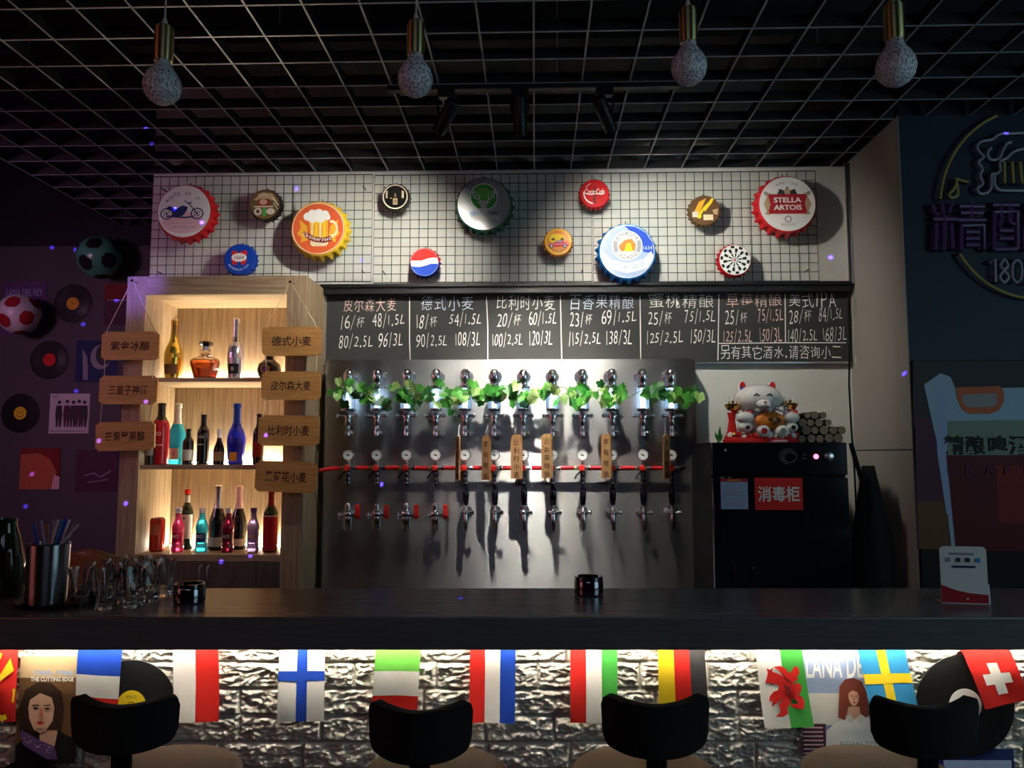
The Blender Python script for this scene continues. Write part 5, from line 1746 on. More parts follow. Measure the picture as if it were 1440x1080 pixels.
GR = 'vinyl records on the recess wall'
record('vinyl_record', 103, 427, 28, 'amber', 'black record with an amber label on the recess wall, below the green ball', YW, group=GR)
record('vinyl_record', 70, 506, 28, 'red', 'black record with a red label on the recess wall, above the band picture', YW, group=GR)
record('vinyl_record', 29, 581, 28, 'yellow', 'black record with a yellow label near the left edge of the recess wall', YW, group=GR, marks=d_smile)


def sheet(name, lab, cat, x0, y0, x1, y1, Y, col, draw=None, frame=W, rot=0.0, thick=0.003, group=None):
    c = frame((x0 + x1) / 2, (y0 + y1) / 2, Y)
    k = Y / F
    w, h = (x1 - x0) * k, (y1 - y0) * k
    d = AX if frame is B else Vector((0, 1, 0))
    t = thing(name, lab, cat, c - d * (thick + 0.001), rot, group)
    MB().span(-w / 2, w / 2, 0, thick, -h / 2, h / 2, col).build('backing', t)
    m = MB()
    m.y = -0.0003
    if draw:
        draw(m, w, h)
        m.build('print', t, smooth=False)
    return t


def d_band(m, w, h):
    for k, x in enumerate((-0.26, -0.06, 0.10, 0.24, 0.38)):
        s = 1.0 + 0.08 * (k % 2)
        X = x * w
        m.disc(X, 0.28 * h * s, 0.045 * w, 'charcoal', seg=12)
        m.poly([(X - 0.07 * w, 0.20 * h), (X + 0.07 * w, 0.20 * h), (X + 0.09 * w, -0.05 * h), (X + 0.06 * w, -0.34 * h), (X + 0.01 * w, -0.34 * h), (X, -0.1 * h), (X - 0.02 * w, -0.34 * h), (X - 0.06 * w, -0.34 * h), (X - 0.09 * w, 0.0)], 'plum' if k % 2 else 'charcoal')
    m.text('FIVE', 0.06 * h, -0.36 * w, 0.42 * h, 'charcoal')
    m.line([(-0.45 * w, -0.44 * h), (0.45 * w, -0.44 * h)], 0.006, 'grey')


def d_orange(m, w, h):
    m.poly([(-w / 2, -h / 2), (0.3 * w, -h / 2), (0.42 * w, -0.1 * h), (0.2 * w, 0.3 * h), (-0.1 * w, 0.38 * h), (-w / 2, 0.35 * h)], 'rust')
    m.poly([(0.3 * w, -h / 2), (w / 2, -h / 2), (w / 2, -0.2 * h), (0.36 * w, -0.15 * h)], 'pinkish')
    m.poly([(0.05 * w, 0.32 * h), (0.25 * w, 0.36 * h), (0.22 * w, 0.22 * h)], 'crimson')


def d_dark(m, w, h):
    m.disc(0.1 * w, 0.1 * h, 0.25 * w, 'grey', rz=0.3 * h)
    m.poly([(-0.35 * w, 0.3 * h), (-0.22 * w, 0.1 * h), (-0.18 * w, -0.45 * h), (-0.30 * w, -0.45 * h)], 'grey')
    m.disc(0.18 * w, 0.16 * h, 0.2 * w, 'charcoal', rz=0.26 * h)


def d_script(m, w, h):
    m.line([(-0.3 * w, -0.12 * h), (-0.05 * w, -0.05 * h), (0.1 * w, -0.15 * h), (0.35 * w, 0.0)], 0.008, 'grey')
    m.line([(-0.2 * w, -0.28 * h), (0.3 * w, -0.2 * h)], 0.006, 'grey')


def d_name(m, w, h):
    m.text('LANA DEL REY', 0.13 * h, 0.0, 0.30 * h, 'paleblue', fit=0.84 * w, off=0.01)


sheet('wall_poster', 'dim poster with tall white lettering behind the red-spotted ball', 'poster', 2, 395, 66, 472, YW, 'purple', d_name)
sheet('wall_poster', 'grey picture of a standing band on the recess wall', 'poster', 69, 553, 127, 610, YW, 'offwhite', d_band)
sheet('wall_poster', 'orange picture on the recess wall above the straw cup', 'poster', 28, 630, 86, 688, YW, 'maroon', d_orange)
sheet('wall_poster', 'dark portrait on the recess wall beside the topmost left sign', 'poster', 106, 478, 166, 538, YW, 'navy', d_dark)
sheet('wall_poster', 'dark picture with a red top beside the bookcase top', 'poster', 146, 398, 190, 458, YW, 'plum', lambda m, w, h: (m.rect(-w / 2, w / 2, 0.12 * h, h / 2, 'maroon'), m.line([(-0.4 * w, 0.1 * h), (0.4 * w, 0.1 * h)], 0.006, 'grey')))
sheet('wall_poster', 'dark picture with pale scribbles below the lowest left sign', 'poster', 106, 632, 166, 692, YW, 'plum', d_script)


# footballs mounted on the wall
def football(px, py, rpx, base, spot, lab, yw=4.999):
    R = rpx * 4.85 / F
    c = W(px, py, yw - R - 0.02)
    t = thing('football', lab, 'football', c, 0, 'footballs on the recess wall')
    ico = []
    ph = (1 + 5 ** 0.5) / 2
    for a in (-1, 1):
        for b in (-ph, ph):
            ico += [Vector((0, a, b)), Vector((a, b, 0)), Vector((b, 0, a))]
    Rm = Matrix.Rotation(0.5, 3, 'X') @ Matrix.Rotation(0.35, 3, 'Z')
    ico = [(Rm @ v).normalized() for v in ico]
    vs, fs, ma = [], [], []
    nu, nv = 72, 48
    m1, m2 = MB(), MB()
    pts = [[Vector((math.sin(PI * j / nv) * math.cos(2 * PI * i / nu), math.sin(PI * j / nv) * math.sin(2 * PI * i / nu), -math.cos(PI * j / nv))) for i in range(nu + 1)] for j in range(nv + 1)]
    for j in range(nv):
        for i in range(nu):
            q = [pts[j][i], pts[j][i + 1], pts[j + 1][i + 1], pts[j + 1][i]]
            mid = (q[0] + q[1] + q[2] + q[3]).normalized()
            isp = max(mid.dot(v) for v in ico) > 0.935
            (m2 if isp else m1).add([p * R for p in q], [(0, 1, 2, 3)], spot if isp else base)
    m1.v += m2.v
    o = len(m1.v) - len(m2.v)
    k = m1.mi(spot)
    m1.f += [[x + o for x in f] for f in m2.f]
    m1.m += [k] * len(m2.f)
    m1.build('leather_ball', t, angle=180)
    MB().lathe([(0.05, 0), (0.06, 0.002), (0.05, 0.04)], 'black_plastic', 16, Matrix.Translation((0, R + 0.0195, 0)) @ Matrix.Rotation(PI / 2, 4, 'X')).build('wall_cup', t)


mat('ball_white', (0.75, 0.72, 0.74), 0.3, coat=0.3)
mat('ball_green', (0.09, 0.40, 0.25), 0.25, coat=0.4)
football(140, 362, 31, 'ball_green', 'black', 'dark green football with black spots high on the recess wall')
football(27, 442, 29, 'ball_white', 'crimson', 'white football with dark red spots near the left edge')

# wooden chair behind the bar
cc = W(128, 790, 2.98)
t = thing('wooden_chair', 'curved brown wooden chair back showing behind the glasses at the left', 'chair', (cc.x, 3.05, 0), 0.0)
zt = W(128, 772, 2.98).z
def shell(u, v):
    a = lerp(-1.15, 1.15, u)
    top = zt - 0.10 * (abs(u - 0.46) * 2) ** 1.6
    return (0.20 * math.sin(a) * (1.1 - 0.1 * v), -0.17 * math.cos(a) + 0.10, lerp(zt - 0.40, top, v))
m = MB().surf(shell, 28, 12, 'chair_wood')
o = m.build('backrest', t, angle=180)
md = o.modifiers.new('thick', 'SOLIDIFY')
md.thickness = 0.014
MB().lathe([(0.001, zt - 0.43), (0.20, zt - 0.43), (0.215, zt - 0.415), (0.20, zt - 0.40), (0.001, zt - 0.398)], 'chair_wood', 32, Matrix.Translation((0, 0.08, 0))).build('seat', t)
for sx in (-1, 1):
    for sy in (-1, 1):
        MB().cyl((sx * 0.13, 0.08 + sy * 0.13, zt - 0.431), (sx * 0.19, 0.08 + sy * 0.19, 0.0), 0.014, 'chair_wood', r1=0.010).build('leg', t)

# ------------------------------------------------------------------ things standing on the counter
def on_bar(px, py):
    return H(px, py, CT + 0.0006)


tumbler_pts = [(103, 856), (141.5, 858), (181, 856), (128, 847), (166, 848), (204, 848), (151, 839.5), (188, 840), (224, 840), (174, 833), (209, 832.5)]
tl = ['front row of tumblers, leftmost glass above the counter edge', 'front row of tumblers, middle glass', 'front row of tumblers, rightmost glass', 'second row of tumblers, leftmost glass', 'second row of tumblers, middle glass',
      'second row of tumblers, rightmost glass', 'third row of tumblers, leftmost glass', 'third row of tumblers, middle glass', 'third row of tumblers, rightmost glass next to the ashtray', 'back row of tumblers, left glass', 'back row of tumblers, right glass']


def tumbler():
    t = thing('glass_tumbler', '', 'glass', (0, 0, 0), 0, 'clear tumblers grouped on the counter')
    h, n = 0.108, 48
    def r_out(v, a):
        base = lerp(0.0270, 0.0345, v) - 0.0042 * math.sin(PI * v ** 0.7)
        return base + 0.0024 * (1 - 0.7 * v) * math.cos(6 * a)
    vs, fs = [], []
    prof = []
    m = MB()
    levels = 14
    rings = [(v / levels, 0) for v in range(levels + 1)]
    for v, _ in rings:
        for k in range(n):
            a = 2 * PI * k / n
            r = r_out(v, a)
            vs.append((r * math.cos(a), r * math.sin(a), v * h))
    inner = [1.0 - k / levels * 0.84 for k in range(levels + 1)]
    for v in inner:
        for k in range(n):
            a = 2 * PI * k / n
            r = (lerp(0.0215, 0.0325, v) - 0.0036 * math.sin(PI * v ** 0.7)) - (0.004 if v == inner[-1] else 0)
            vs.append((r * math.cos(a), r * math.sin(a), v * h - (0.0 if v < 1 else 0.0)))
    tot = levels + 1 + len(inner)
    for i in range(tot - 1):
        for k in range(n):
            fs.append((i * n + k, i * n + (k + 1) % n, (i + 1) * n + (k + 1) % n, (i + 1) * n + k))
    fs.append(tuple(reversed(range(n))))
    fs.append(tuple((tot - 1) * n + k for k in range(n)))
    m.add(vs, fs, 'clear_glass')
    m.build('glass_wall', t, angle=50)
    return t


proto = tumbler()
for i, (px, py) in enumerate(tumbler_pts):
    p = on_bar(px, py)
    p -= AX * -0.03
    lab = 'clear fluted tumbler on the counter, ' + tl[i]
    if i == 0:
        proto.location = p
        proto['label'] = lab
    else:
        copy_thing(proto, p, lab, rot=(0, 0, i * 0.37))


def ashtray(px, py, w, lab):
    p = on_bar(px, py)
    D = (p - E0).dot(AX)
    R = w / 2 * D / F
    p = p + AX * R
    t = thing('ashtray', lab, 'ashtray', p, 0, 'metal ashtrays on the counter')
    h = R * 1.22
    m = MB().lathe([(0.001, 0), (R * 0.92, 0), (R, 0.004), (R * 1.0, h * 0.72), (R * 0.96, h * 0.8), (R * 0.88, h * 0.8), (R * 0.86, 0.01), (0.001, 0.008)], 'dark_chrome', 36, caps=False)
    m.build('bowl', t)
    l = MB()
    for k in range(3):
        a0, a1 = 2 * PI * k / 3 + 0.25 - PI / 2, 2 * PI * (k + 1) / 3 - 0.25 - PI / 2
        for q in range(10):
            b0, b1 = lerp(a0, a1, q / 10), lerp(a0, a1, (q + 1) / 10)
            vs = []
            for a in (b0, b1):
                for r, z in ((R * 0.87, h * 0.80), (R * 0.965, h * 0.80), (R * 0.965, h), (R * 0.87, h)):
                    vs.append((r * math.cos(a), r * math.sin(a), z + 0.0003))
            l.add(vs, [(0, 1, 5, 4), (1, 2, 6, 5), (2, 3, 7, 6), (3, 0, 4, 7), (0, 3, 2, 1), (4, 5, 6, 7)], 'dark_chrome')
    l.build('notched_rim', t)
    MB().lathe([(R * 0.4, 0.0085), (R * 0.42, 0.012), (0.001, 0.013)], 'black_metal', 20, caps=False).build('stub_rest', t)


ashtray(257, 851, 43, 'dark chrome ashtray on the counter right of the tumblers')
ashtray(830, 839.5, 41, 'dark chrome ashtray alone in the middle of the counter')

# tray, straw cup and straws
p = on_bar(40, 862)
ang = YAW
t = thing('bar_tray', 'flat black tray under the straw cup at the left end of the counter', 'tray', p + AX * 0.13 + RX * 0.005, ang)
MB().lathe([(0.001, 0), (0.10, 0), (0.112, 0.012), (0.109, 0.013), (0.098, 0.003), (0.001, 0.003)], 'black_plastic', 40, caps=False).build('tray_dish', t)
pc_ = t.location + Vector((0, 0, 0.0036)) + AX * 0.0 + RX * 0.04
pcx = B(67, 800, (pc_ - E0).dot(AX))
pc_ = Vector((pcx.x, pcx.y, t.location.z + 0.0036))
Dc = (pc_ - E0).dot(AX)
Rc = 27 * Dc / F
hc = B(67, 763, Dc).z - pc_.z
t = thing('straw_cup', 'dark shiny metal cup full of straws on the black tray', 'cup', pc_)
MB().lathe([(0.001, 0), (Rc * 0.92, 0), (Rc * 0.94, 0.004), (Rc, hc), (Rc * 0.965, hc), (Rc * 0.90, 0.008), (0.001, 0.006)], 'cup_steel', 36, caps=False).build('cup_wall', t)
MB().lathe([(Rc + 0.0002, hc - 0.004), (Rc + 0.0015, hc - 0.002), (Rc + 0.0002, hc)], 'chrome', 36, caps=False).build('rim', t)
SC = [('blue', 47, 737, 'straight blue straw leaning to the far left of the cup'), ('paleblue', 58, 732, 'pale blue straw leaning slightly left in the cup'), ('rust', 64, 736, 'reddish straw left of the middle of the cup'), ('grey', 69, 737, 'grey straw at the middle of the cup'),
      ('paleblue', 76, 731, 'pale bent straw just right of the middle of the cup'), ('pinkish', 82, 731, 'pink-tipped straw right of the middle of the cup'), ('skyblue', 88, 730, 'bright blue straw at the right of the cup'), ('blue', 93, 729, 'thick deep blue straw in the right group of straws'),
      ('white', 98, 731, 'white straw near the right side of the cup'), ('grey', 104, 736, 'grey straw leaning right past the cup rim'), ('offwhite', 110, 738, 'thin pale straw leaning farthest right from the cup'), ('crimson', 68, 752, 'short dark red straw at the front of the cup')]
for k, (cm, px, py, lab) in enumerate(SC):
    a = 2 * PI * k / len(SC)
    b0 = Vector((0.045 * Rc / 0.058 * 0.55 * math.cos(a), ((k * 5) % 12 / 11 - 0.5) * 0.05, 0.012))
    tip = B(px, py, Dc + ((k * 5) % 12 / 11 - 0.5) * 0.085) - pc_
    tip.x = tip.x
    # where the straw crosses the rim it must stay inside the cup
    s = (hc - b0.z) / (tip.z - b0.z)
    cr = b0 + (tip - b0) * s
    lim = Rc * 0.86
    if math.hypot(cr.x, cr.y) > lim:
        f_ = lim / math.hypot(cr.x, cr.y)
        cr = Vector((cr.x * f_, cr.y * f_, hc))
        b0 = cr + (cr - tip) * ((hc - 0.012) / (tip.z - hc))
        if math.hypot(b0.x, b0.y) > Rc * 0.8:
            f2 = Rc * 0.8 / math.hypot(b0.x, b0.y)
            b0 = Vector((b0.x * f2, b0.y * f2, 0.012))
    st_ = thing('drinking_straw', lab, 'straw', pc_, 0, 'straws in the metal cup')
    MB().tube([b0, cr, tip], 0.0034 if k != 7 else 0.005, cm, 10).build('straw_tube', st_)

# dark green glass jug at the left edge of the bar
p = on_bar(-30, 846) + AX * 0.1
t = thing('glass_jug', 'dark green glass jug cut off by the left edge of the picture', 'jug', p)
MB().lathe([(0.001, 0), (0.055, 0), (0.062, 0.01), (0.060, 0.10), (0.045, 0.17), (0.032, 0.21), (0.034, 0.23), (0.030, 0.23), (0.028, 0.21), (0.04, 0.165), (0.055, 0.10), (0.056, 0.015), (0.001, 0.012)], 'green_glass', 32, caps=False).build('jug_wall', t)
MB().tube([(-0.058, 0, 0.12), (-0.09, 0, 0.13), (-0.085, 0, 0.185), (-0.034, 0, 0.205)], 0.006, 'green_glass').build('handle', t)

# payment card stand
p = on_bar(1361, 850)
D = (p - E0).dot(AX)
k = D / F
t = thing('payment_stand', 'small white and red counter card stand at the right end of the bar', 'card stand', p + AX * 0.012, YAW - 0.18)
w, h = 60 * k, 78 * k
a = w / 2
pts = [(-a, 0), (a, 0), (a, h - 0.008), (a - 0.008, h), (-a + 0.008, h), (-a, h - 0.008)]
n = len(pts)
m = MB().add([(x, 0, z) for x, z in pts] + [(x, 0.003, z) for x, z in pts], [tuple(range(n)), tuple(reversed(range(n, 2 * n)))] + [(q, q + n, (q + 1) % n + n, (q + 1) % n) for q in range(n)], 'white')
m.y = -0.0002
m.poly([(-a, 0.002), (a, 0.002), (a, 0.026), (0.2 * a, 0.030), (-0.4 * a, 0.038), (-a, 0.052)], 'crimson')
m.rect(-0.6 * a, 0.45 * a, h - 0.024, h - 0.018, 'grey')
for x, c in ((-0.66, 'grey'), (-0.22, 'charcoal'), (0.18, 'charcoal'), (0.62, 'skyblue')):
    m.rect(x * a - 0.006, x * a + 0.006, h - 0.044, h - 0.032, c)
m.rect(-0.5 * a, 0.5 * a, h - 0.060, h - 0.054, 'navy')
m.disc(0.1 * a, 0.014, 0.003, 'offwhite', seg=10)
m.build('printed_card', t, smooth=False)
MB().span(-a, a + 0.006, 0.0035, 0.055, 0, 0.003, 'white').add([(a + 0.002, 0.003, 0.0), (a + 0.002, 0.055, 0.0), (a + 0.002, 0.006, 0.055), (a + 0.006, 0.003, 0.0), (a + 0.006, 0.055, 0.0), (a + 0.006, 0.006, 0.055)], [(0, 1, 2), (5, 4, 3), (0, 3, 4, 1), (1, 4, 5, 2), (2, 5, 3, 0)], 'white').build('foot', t, smooth=False)

# ------------------------------------------------------------------ flags under the counter
DF = 2.336
st = thing('bunting_string', 'thin string under the counter edge holding the row of flags', 'string', (AX * DF).to_tuple()[:2] + (CB - 0.006,), YAW)
MB().tube([(-1.75 + 3.5 * k / 24, 0, 0.0) for k in range(25)], 0.0015, 'white_cord', 6).build('cord', st)


def flag(corners, layers, lab, seed):
    tl_, tr_, br_, bl_ = corners
    zt_ = CB - 0.0085
    Q = [B(px, py, DF) for px, py in corners]
    TL, TR, BR, BL = Q
    TL2 = BL + (TL - BL) * ((zt_ - BL.z) / (TL.z - BL.z))
    TR2 = BR + (TR - BR) * ((zt_ - BR.z) / (TR.z - BR.z))
    org = (TL2 + TR2) / 2
    t = thing('paper_flag', lab, 'flag', org, YAW, 'flags hung along the bar front')
    vtop = -(TL2 - TL).length / max(1e-6, (TL - BL).length)
    Ri = Matrix.Rotation(-YAW, 3, 'Z')

    def pt(u, v, o):
        if v < 0:
            v = v * -vtop
        top = lerp(TL, TR, u)
        bot = lerp(BL, BR, u)
        p = lerp(top, bot, v)
        q = Ri @ (p - org)
        q.y = 0.004 * math.sin(u * 5 + seed) * min(1, v + 0.2) + 0.003 * math.sin(v * 4 + seed * 2) - o * 0.0004 + (-0.004)
        return q
    m = MB()
    for o, (mt, u0, u1, v0, v1) in enumerate(layers):
        if isinstance(u0, list):
            pts = [pt(a, b, o + 1) for a, b in u0]
            m.add(pts, [tuple(range(len(pts)))], mt)
        else:
            nu, nv = max(2, int((u1 - u0) * 12)), max(2, int((v1 - v0) * 14))
            m.surf(lambda a, b: pt(a, b, o), nu, nv, mt, u0, u1, v0, v1)
            if o == 0 or mt == 'BACK':
                pass
    m.build('flag_sheet', t, angle=180)
    MB().cyl(Ri @ (TL2 - org) + Vector((0, -0.002, 0)), Ri @ (TR2 - org) + Vector((0, -0.002, 0)), 0.0035, layers[0][0], seg=8).build('hem', t)
    return t


V3 = lambda a, b, c, p=1 / 3, q=2 / 3: [(a, 0, p, -1, 1), (b, p, q, -1, 1), (c, q, 1, -1, 1)]
H3 = lambda a, b, c, p=1 / 3, q=2 / 3: [(a, 0, 1, -1, p), (b, 0, 1, p, q), (c, 0, 1, q, 1)]
sun = [('red', 0, 1, -1, 1)]
for a in range(8):
    t0 = a * PI / 4 + 0.2
    c_, s_ = math.cos, math.sin
    L = 0.62
    A = (0.5 + L * 0.66 * c_(t0 - 0.17) * 1.2, 0.5 + L * s_(t0 - 0.17))
    Bq = (0.5 + L * 0.66 * c_(t0 + 0.17) * 1.2, 0.5 + L * s_(t0 + 0.17))
    sun.append(('yellow', [(0.5, 0.5), (min(1, max(0, A[0])), min(1, max(0, A[1]))), (min(1, max(0, Bq[0])), min(1, max(0, Bq[1])))], 0, 0, 0))
sun.append(('red', [(0.5 + 0.21 * math.cos(k * PI / 8), 0.5 + 0.14 * math.sin(k * PI / 8)) for k in range(16)], 0, 0, 0))
sun.append(('yellow', [(0.5 + 0.17 * math.cos(k * PI / 8), 0.5 + 0.11 * math.sin(k * PI / 8)) for k in range(16)], 0, 0, 0))
flag([(-40, 918), (26, 918), (24, 1014), (-41, 1013)], sun, 'red flag with a yellow sunburst at the left edge', 1)
flag([(111, 917), (173, 918), (164, 1014), (104, 1006)], H3('blue', 'white', 'red', 0.34, 0.68), 'flag of stacked blue, white and red bands beside the first stool', 2)
flag([(244, 917), (308, 917), (308, 1014), (244, 1015)], [('white', 0, 0.5, -1, 1), ('red', 0.5, 1, -1, 1)], 'flag half white and half red, side by side', 3)
flag([(393, 916), (457, 916), (456, 1014), (391, 1014)], [('white', 0, 1, -1, 1), ('blue', 0.40, 0.62, -1, 1), ('blue', 0, 1, 0.28, 0.42)], 'white flag with a blue cross', 4)
flag([(529, 914), (592, 914), (586, 1012), (522, 1010)], H3('lime', 'white', 'red', 0.30, 0.66), 'flag of stacked green, white and red bands behind the second stool', 5)
flag([(661, 913), (725, 913), (724, 1016), (660, 1016)], V3('red', 'white', 'blue'), 'flag of upright red, white and blue bands', 6)
flag([(802, 913), (868, 913), (868, 1017), (802, 1016)], V3('red', 'white', 'green'), 'flag of upright red, white and green bands', 7)
flag([(925, 914), (990, 914), (997, 1012), (927, 1012)], V3('yellow', 'red', 'charcoal'), 'flag of upright yellow, red and black bands behind the third stool', 8)
def dz(L):
    out = []
    for x, y in L:
        v = (y - 133) / 380
        out.append(((x - (79 + 47 * v)) / (234 + 18 * v), v))
    return out


DRG = [[(128, 290), (135, 262), (140, 235), (133, 212), (150, 222), (165, 208), (160, 230), (185, 238), (205, 250), (215, 280), (195, 300), (175, 292), (150, 302), (162, 284)],
       [(190, 240), (235, 262), (270, 290), (288, 330), (272, 370), (240, 382), (205, 365), (190, 330), (196, 300)],
       [(168, 205), (200, 200), (225, 210), (250, 240), (262, 225), (275, 200), (298, 215), (300, 245), (285, 255), (295, 270), (262, 290), (228, 266), (195, 225)],
       [(207, 318), (170, 330), (150, 355), (148, 382), (165, 374), (158, 408), (182, 390), (217, 362)],
       [(215, 366), (195, 400), (205, 430), (178, 456), (216, 456), (242, 440), (236, 415), (262, 384)],
       [(266, 300), (290, 285), (312, 305), (310, 335), (296, 345), (316, 360), (328, 385), (325, 420), (298, 420), (262, 410), (258, 394), (298, 392), (278, 368)]]
flag([(1062, 917), (1127, 917), (1145, 1022), (1075, 1023)], [('white', 0, 0.52, -1, 1), ('green', 0.52, 1, -1, 1), ] + [('red', dz(L), 0, 0, 0) for L in DRG] + [('maroon', dz([(200, 225), (235, 262), (262, 285), (255, 292), (225, 270)]), 0, 0, 0), ('maroon', dz([(215, 290), (250, 310), (262, 345), (235, 340)]), 0, 0, 0)], 'white and green flag with a red dragon', 9)
flag([(1207, 916), (1273, 916), (1294, 1012), (1226, 1015)], [('skyblue', 0, 1, -1, 1), ('yellow', 0.38, 0.58, -1, 1), ('yellow', 0, 1, 0.32, 0.46)], 'light blue flag with a yellow cross behind the fourth stool', 10)
flag([(1352, 917), (1420, 917), (1448, 984), (1384, 997)], [('red', 0, 1, -1, 1), ('white', 0.22, 0.80, 0.40, 0.60), ('white', 0.40, 0.62, 0.20, 0.80)], 'red flag with a white cross, tilted, at the right end', 11)

# ------------------------------------------------------------------ records and posters on the brick front
DW = 2.352
record('vinyl_record', 186, 991, 60, 'yellow', 'large record with a yellow label on the brick front behind the first stool', DW, B, YAW, 'large records on the brick front', marks=lambda e, R: (e.text('PX12', 0.22 * R, 0, 0.55 * R, 'brown'), e.ring(0, 0, 0.2 * R, 0.26 * R, 'brown', a0=0.5, a1=2.6)))
record('vinyl_record', 1356, 991, 67, 'white', 'large record with a white label on the brick front behind the fourth stool', DW, B, YAW, 'large records on the brick front')
record('vinyl_record', 42, 1130, 60, 'red', 'record at the bottom left, below the singer poster', DW, B, YAW, 'large records on the brick front')


def face_print(m, x, z, s, hair, skin):
    m.poly([(x + a * s, z + b * s) for a, b in [(-0.95, -0.9), (-1.05, 0.1), (-0.8, 0.9), (-0.2, 1.25), (0.4, 1.2), (0.9, 0.8), (1.05, 0.0), (0.95, -0.9)]], hair)
    m.poly([(x + a * s, z + b * s) for a, b in [(-0.55, 0.45), (-0.1, 0.75), (0.45, 0.55), (0.60, 0.1), (0.55, -0.5), (0.25, -0.95), (0.0, -1.05), (-0.3, -0.9), (-0.55, -0.4), (-0.62, 0.1)]], skin)
    for sx in (-0.26, 0.28):
        m.disc(x + sx * s, z + 0.06 * s, 0.12 * s, 'darkhair', rz=0.05 * s, seg=12)
        m.line([(x + (sx - 0.17) * s, z + 0.19 * s), (x + (sx + 0.15) * s, z + 0.21 * s)], 0.05 * s, hair)
    m.poly([(x - 0.04 * s, z + 0.05 * s), (x + 0.06 * s, z + 0.05 * s), (x + 0.12 * s, z - 0.30 * s), (x - 0.08 * s, z - 0.30 * s)], 'rust')
    m.poly([(x - 0.2 * s, z - 0.58 * s), (x, z - 0.50 * s), (x + 0.22 * s, z - 0.58 * s), (x, z - 0.68 * s)], 'crimson')


def d_man(m, w, h):
    m.rect(-w / 2, w / 2, h * 0.30, h / 2, 'tan')
    m.rect(-w / 2, w / 2, -h / 2, h * 0.30, 'brown')
    m.poly([(-w / 2, -h / 2), (w / 2, -h / 2), (w / 2, -0.28 * h), (0.2 * w, -0.20 * h), (-0.3 * w, -0.22 * h), (-w / 2, -0.34 * h)], 'black')
    m.poly([(-0.12 * w, -0.16 * h), (0.2 * w, -0.16 * h), (0.15 * w, -0.34 * h), (-0.1 * w, -0.34 * h)], 'skin')
    face_print(m, -0.10 * w, 0.0, 0.36 * w, 'darkhair', 'skin')
    m.poly([(-0.42 * w, -0.18 * h), (-0.1 * w, -0.28 * h), (0.16 * w, -0.34 * h), (0.22 * w, -0.46 * h), (0.05 * w, -0.46 * h), (-0.38 * w, -0.32 * h)], 'purple')
    rn = random.Random(4)
    for k in range(26):
        u = rn.random()
        m.rect(-0.38 * w + u * 0.56 * w, -0.365 * w + u * 0.56 * w, -0.23 * h - u * 0.16 * h + rn.uniform(-0.03, 0.03) * h, -0.218 * h - u * 0.16 * h + rn.uniform(-0.03, 0.03) * h * 0, 'offwhite') if False else m.disc(-0.38 * w + u * 0.54 * w, -0.25 * h - u * 0.13 * h + rn.uniform(-0.035, 0.035) * h, 0.008 * w, 'offwhite', seg=6)
    m.text('1965-1966', 0.055 * h, 0.12 * w, 0.36 * h, 'paleblue', fit=0.66 * w, off=0.04)
    m.text('THE CUTTING EDGE', 0.042 * h, 0.1 * w, 0.30 * h, 'white', fit=0.72 * w, off=0.04)


def d_woman(m, w, h):
    def q(L):
        return [((px - 1195) / 134 * w, -(py - 987) / 140 * h) for px, py in L]
    m.poly(q([(1128, 917), (1262, 917), (1262, 975), (1128, 975)]), 'paleblue')
    m.poly(q([(1128, 975), (1262, 975), (1262, 1017), (1128, 1017)]), 'offwhite')
    m.poly(q([(1128, 1015), (1160, 1015), (1160, 1057), (1128, 1057)]), 'plum')
    for k in range(7):
        m.poly(q([(1129, 1019 + k * 5.5), (1156, 1019 + k * 5.5), (1156, 1021 + k * 5.5), (1129, 1021 + k * 5.5)]), 'pinkish')
    m.poly(q([(1158, 1057), (1160, 1024), (1172, 1014), (1186, 1008), (1192, 1002), (1210, 998), (1226, 1010), (1242, 1018), (1250, 1035), (1252, 1057)]), 'white')
    m.poly(q([(1178, 990), (1180, 965), (1188, 956), (1200, 954), (1211, 959), (1217, 975), (1218, 1004), (1208, 1010), (1204, 995), (1190, 995), (1186, 1010), (1177, 1006)]), 'auburn')
    m.poly(q([(1191, 992), (1206, 992), (1207, 1003), (1198, 1009), (1190, 1004)]), 'skin')
    a = q([(1199, 979)])[0]
    face_print(m, a[0] - 0.001, a[1], 11.5 / 134 * w, 'auburn', 'skin')
    m.poly(q([(1186, 1006), (1192, 1001), (1198, 1009), (1192, 1014)]), 'offwhite')
    m.poly(q([(1207, 1001), (1214, 1006), (1206, 1014), (1199, 1009)]), 'offwhite')
    m.text('LANA DEL REY', 0.22 * h, 0.02 * w, 0.35 * h, 'white', fit=0.94 * w, off=0.012)
    m.text('BORN TO DIE', 0.05 * h, 0.12 * w, -0.38 * h, 'grey', fit=0.5 * w)


sheet('singer_poster', 'poster of a dark-haired man in a scarf on the brick front at the left', 'poster', 28, 927, 109, 1067, DW, 'brown', d_man, B, YAW)
sheet('singer_poster', 'poster of a red-haired woman in a white shirt on the brick front', 'poster', 1128, 917, 1262, 1057, DW, 'paleblue', d_woman, B, YAW)
sheet('singer_poster', 'dark blue poster with a pale panel low on the brick front at the right', 'poster', 1298, 1058, 1425, 1190, DW, 'navy', lambda m, w, h: m.rect(-0.25 * w, 0.47 * w, -0.4 * h, 0.39 * h, 'paleblue'), B, YAW)

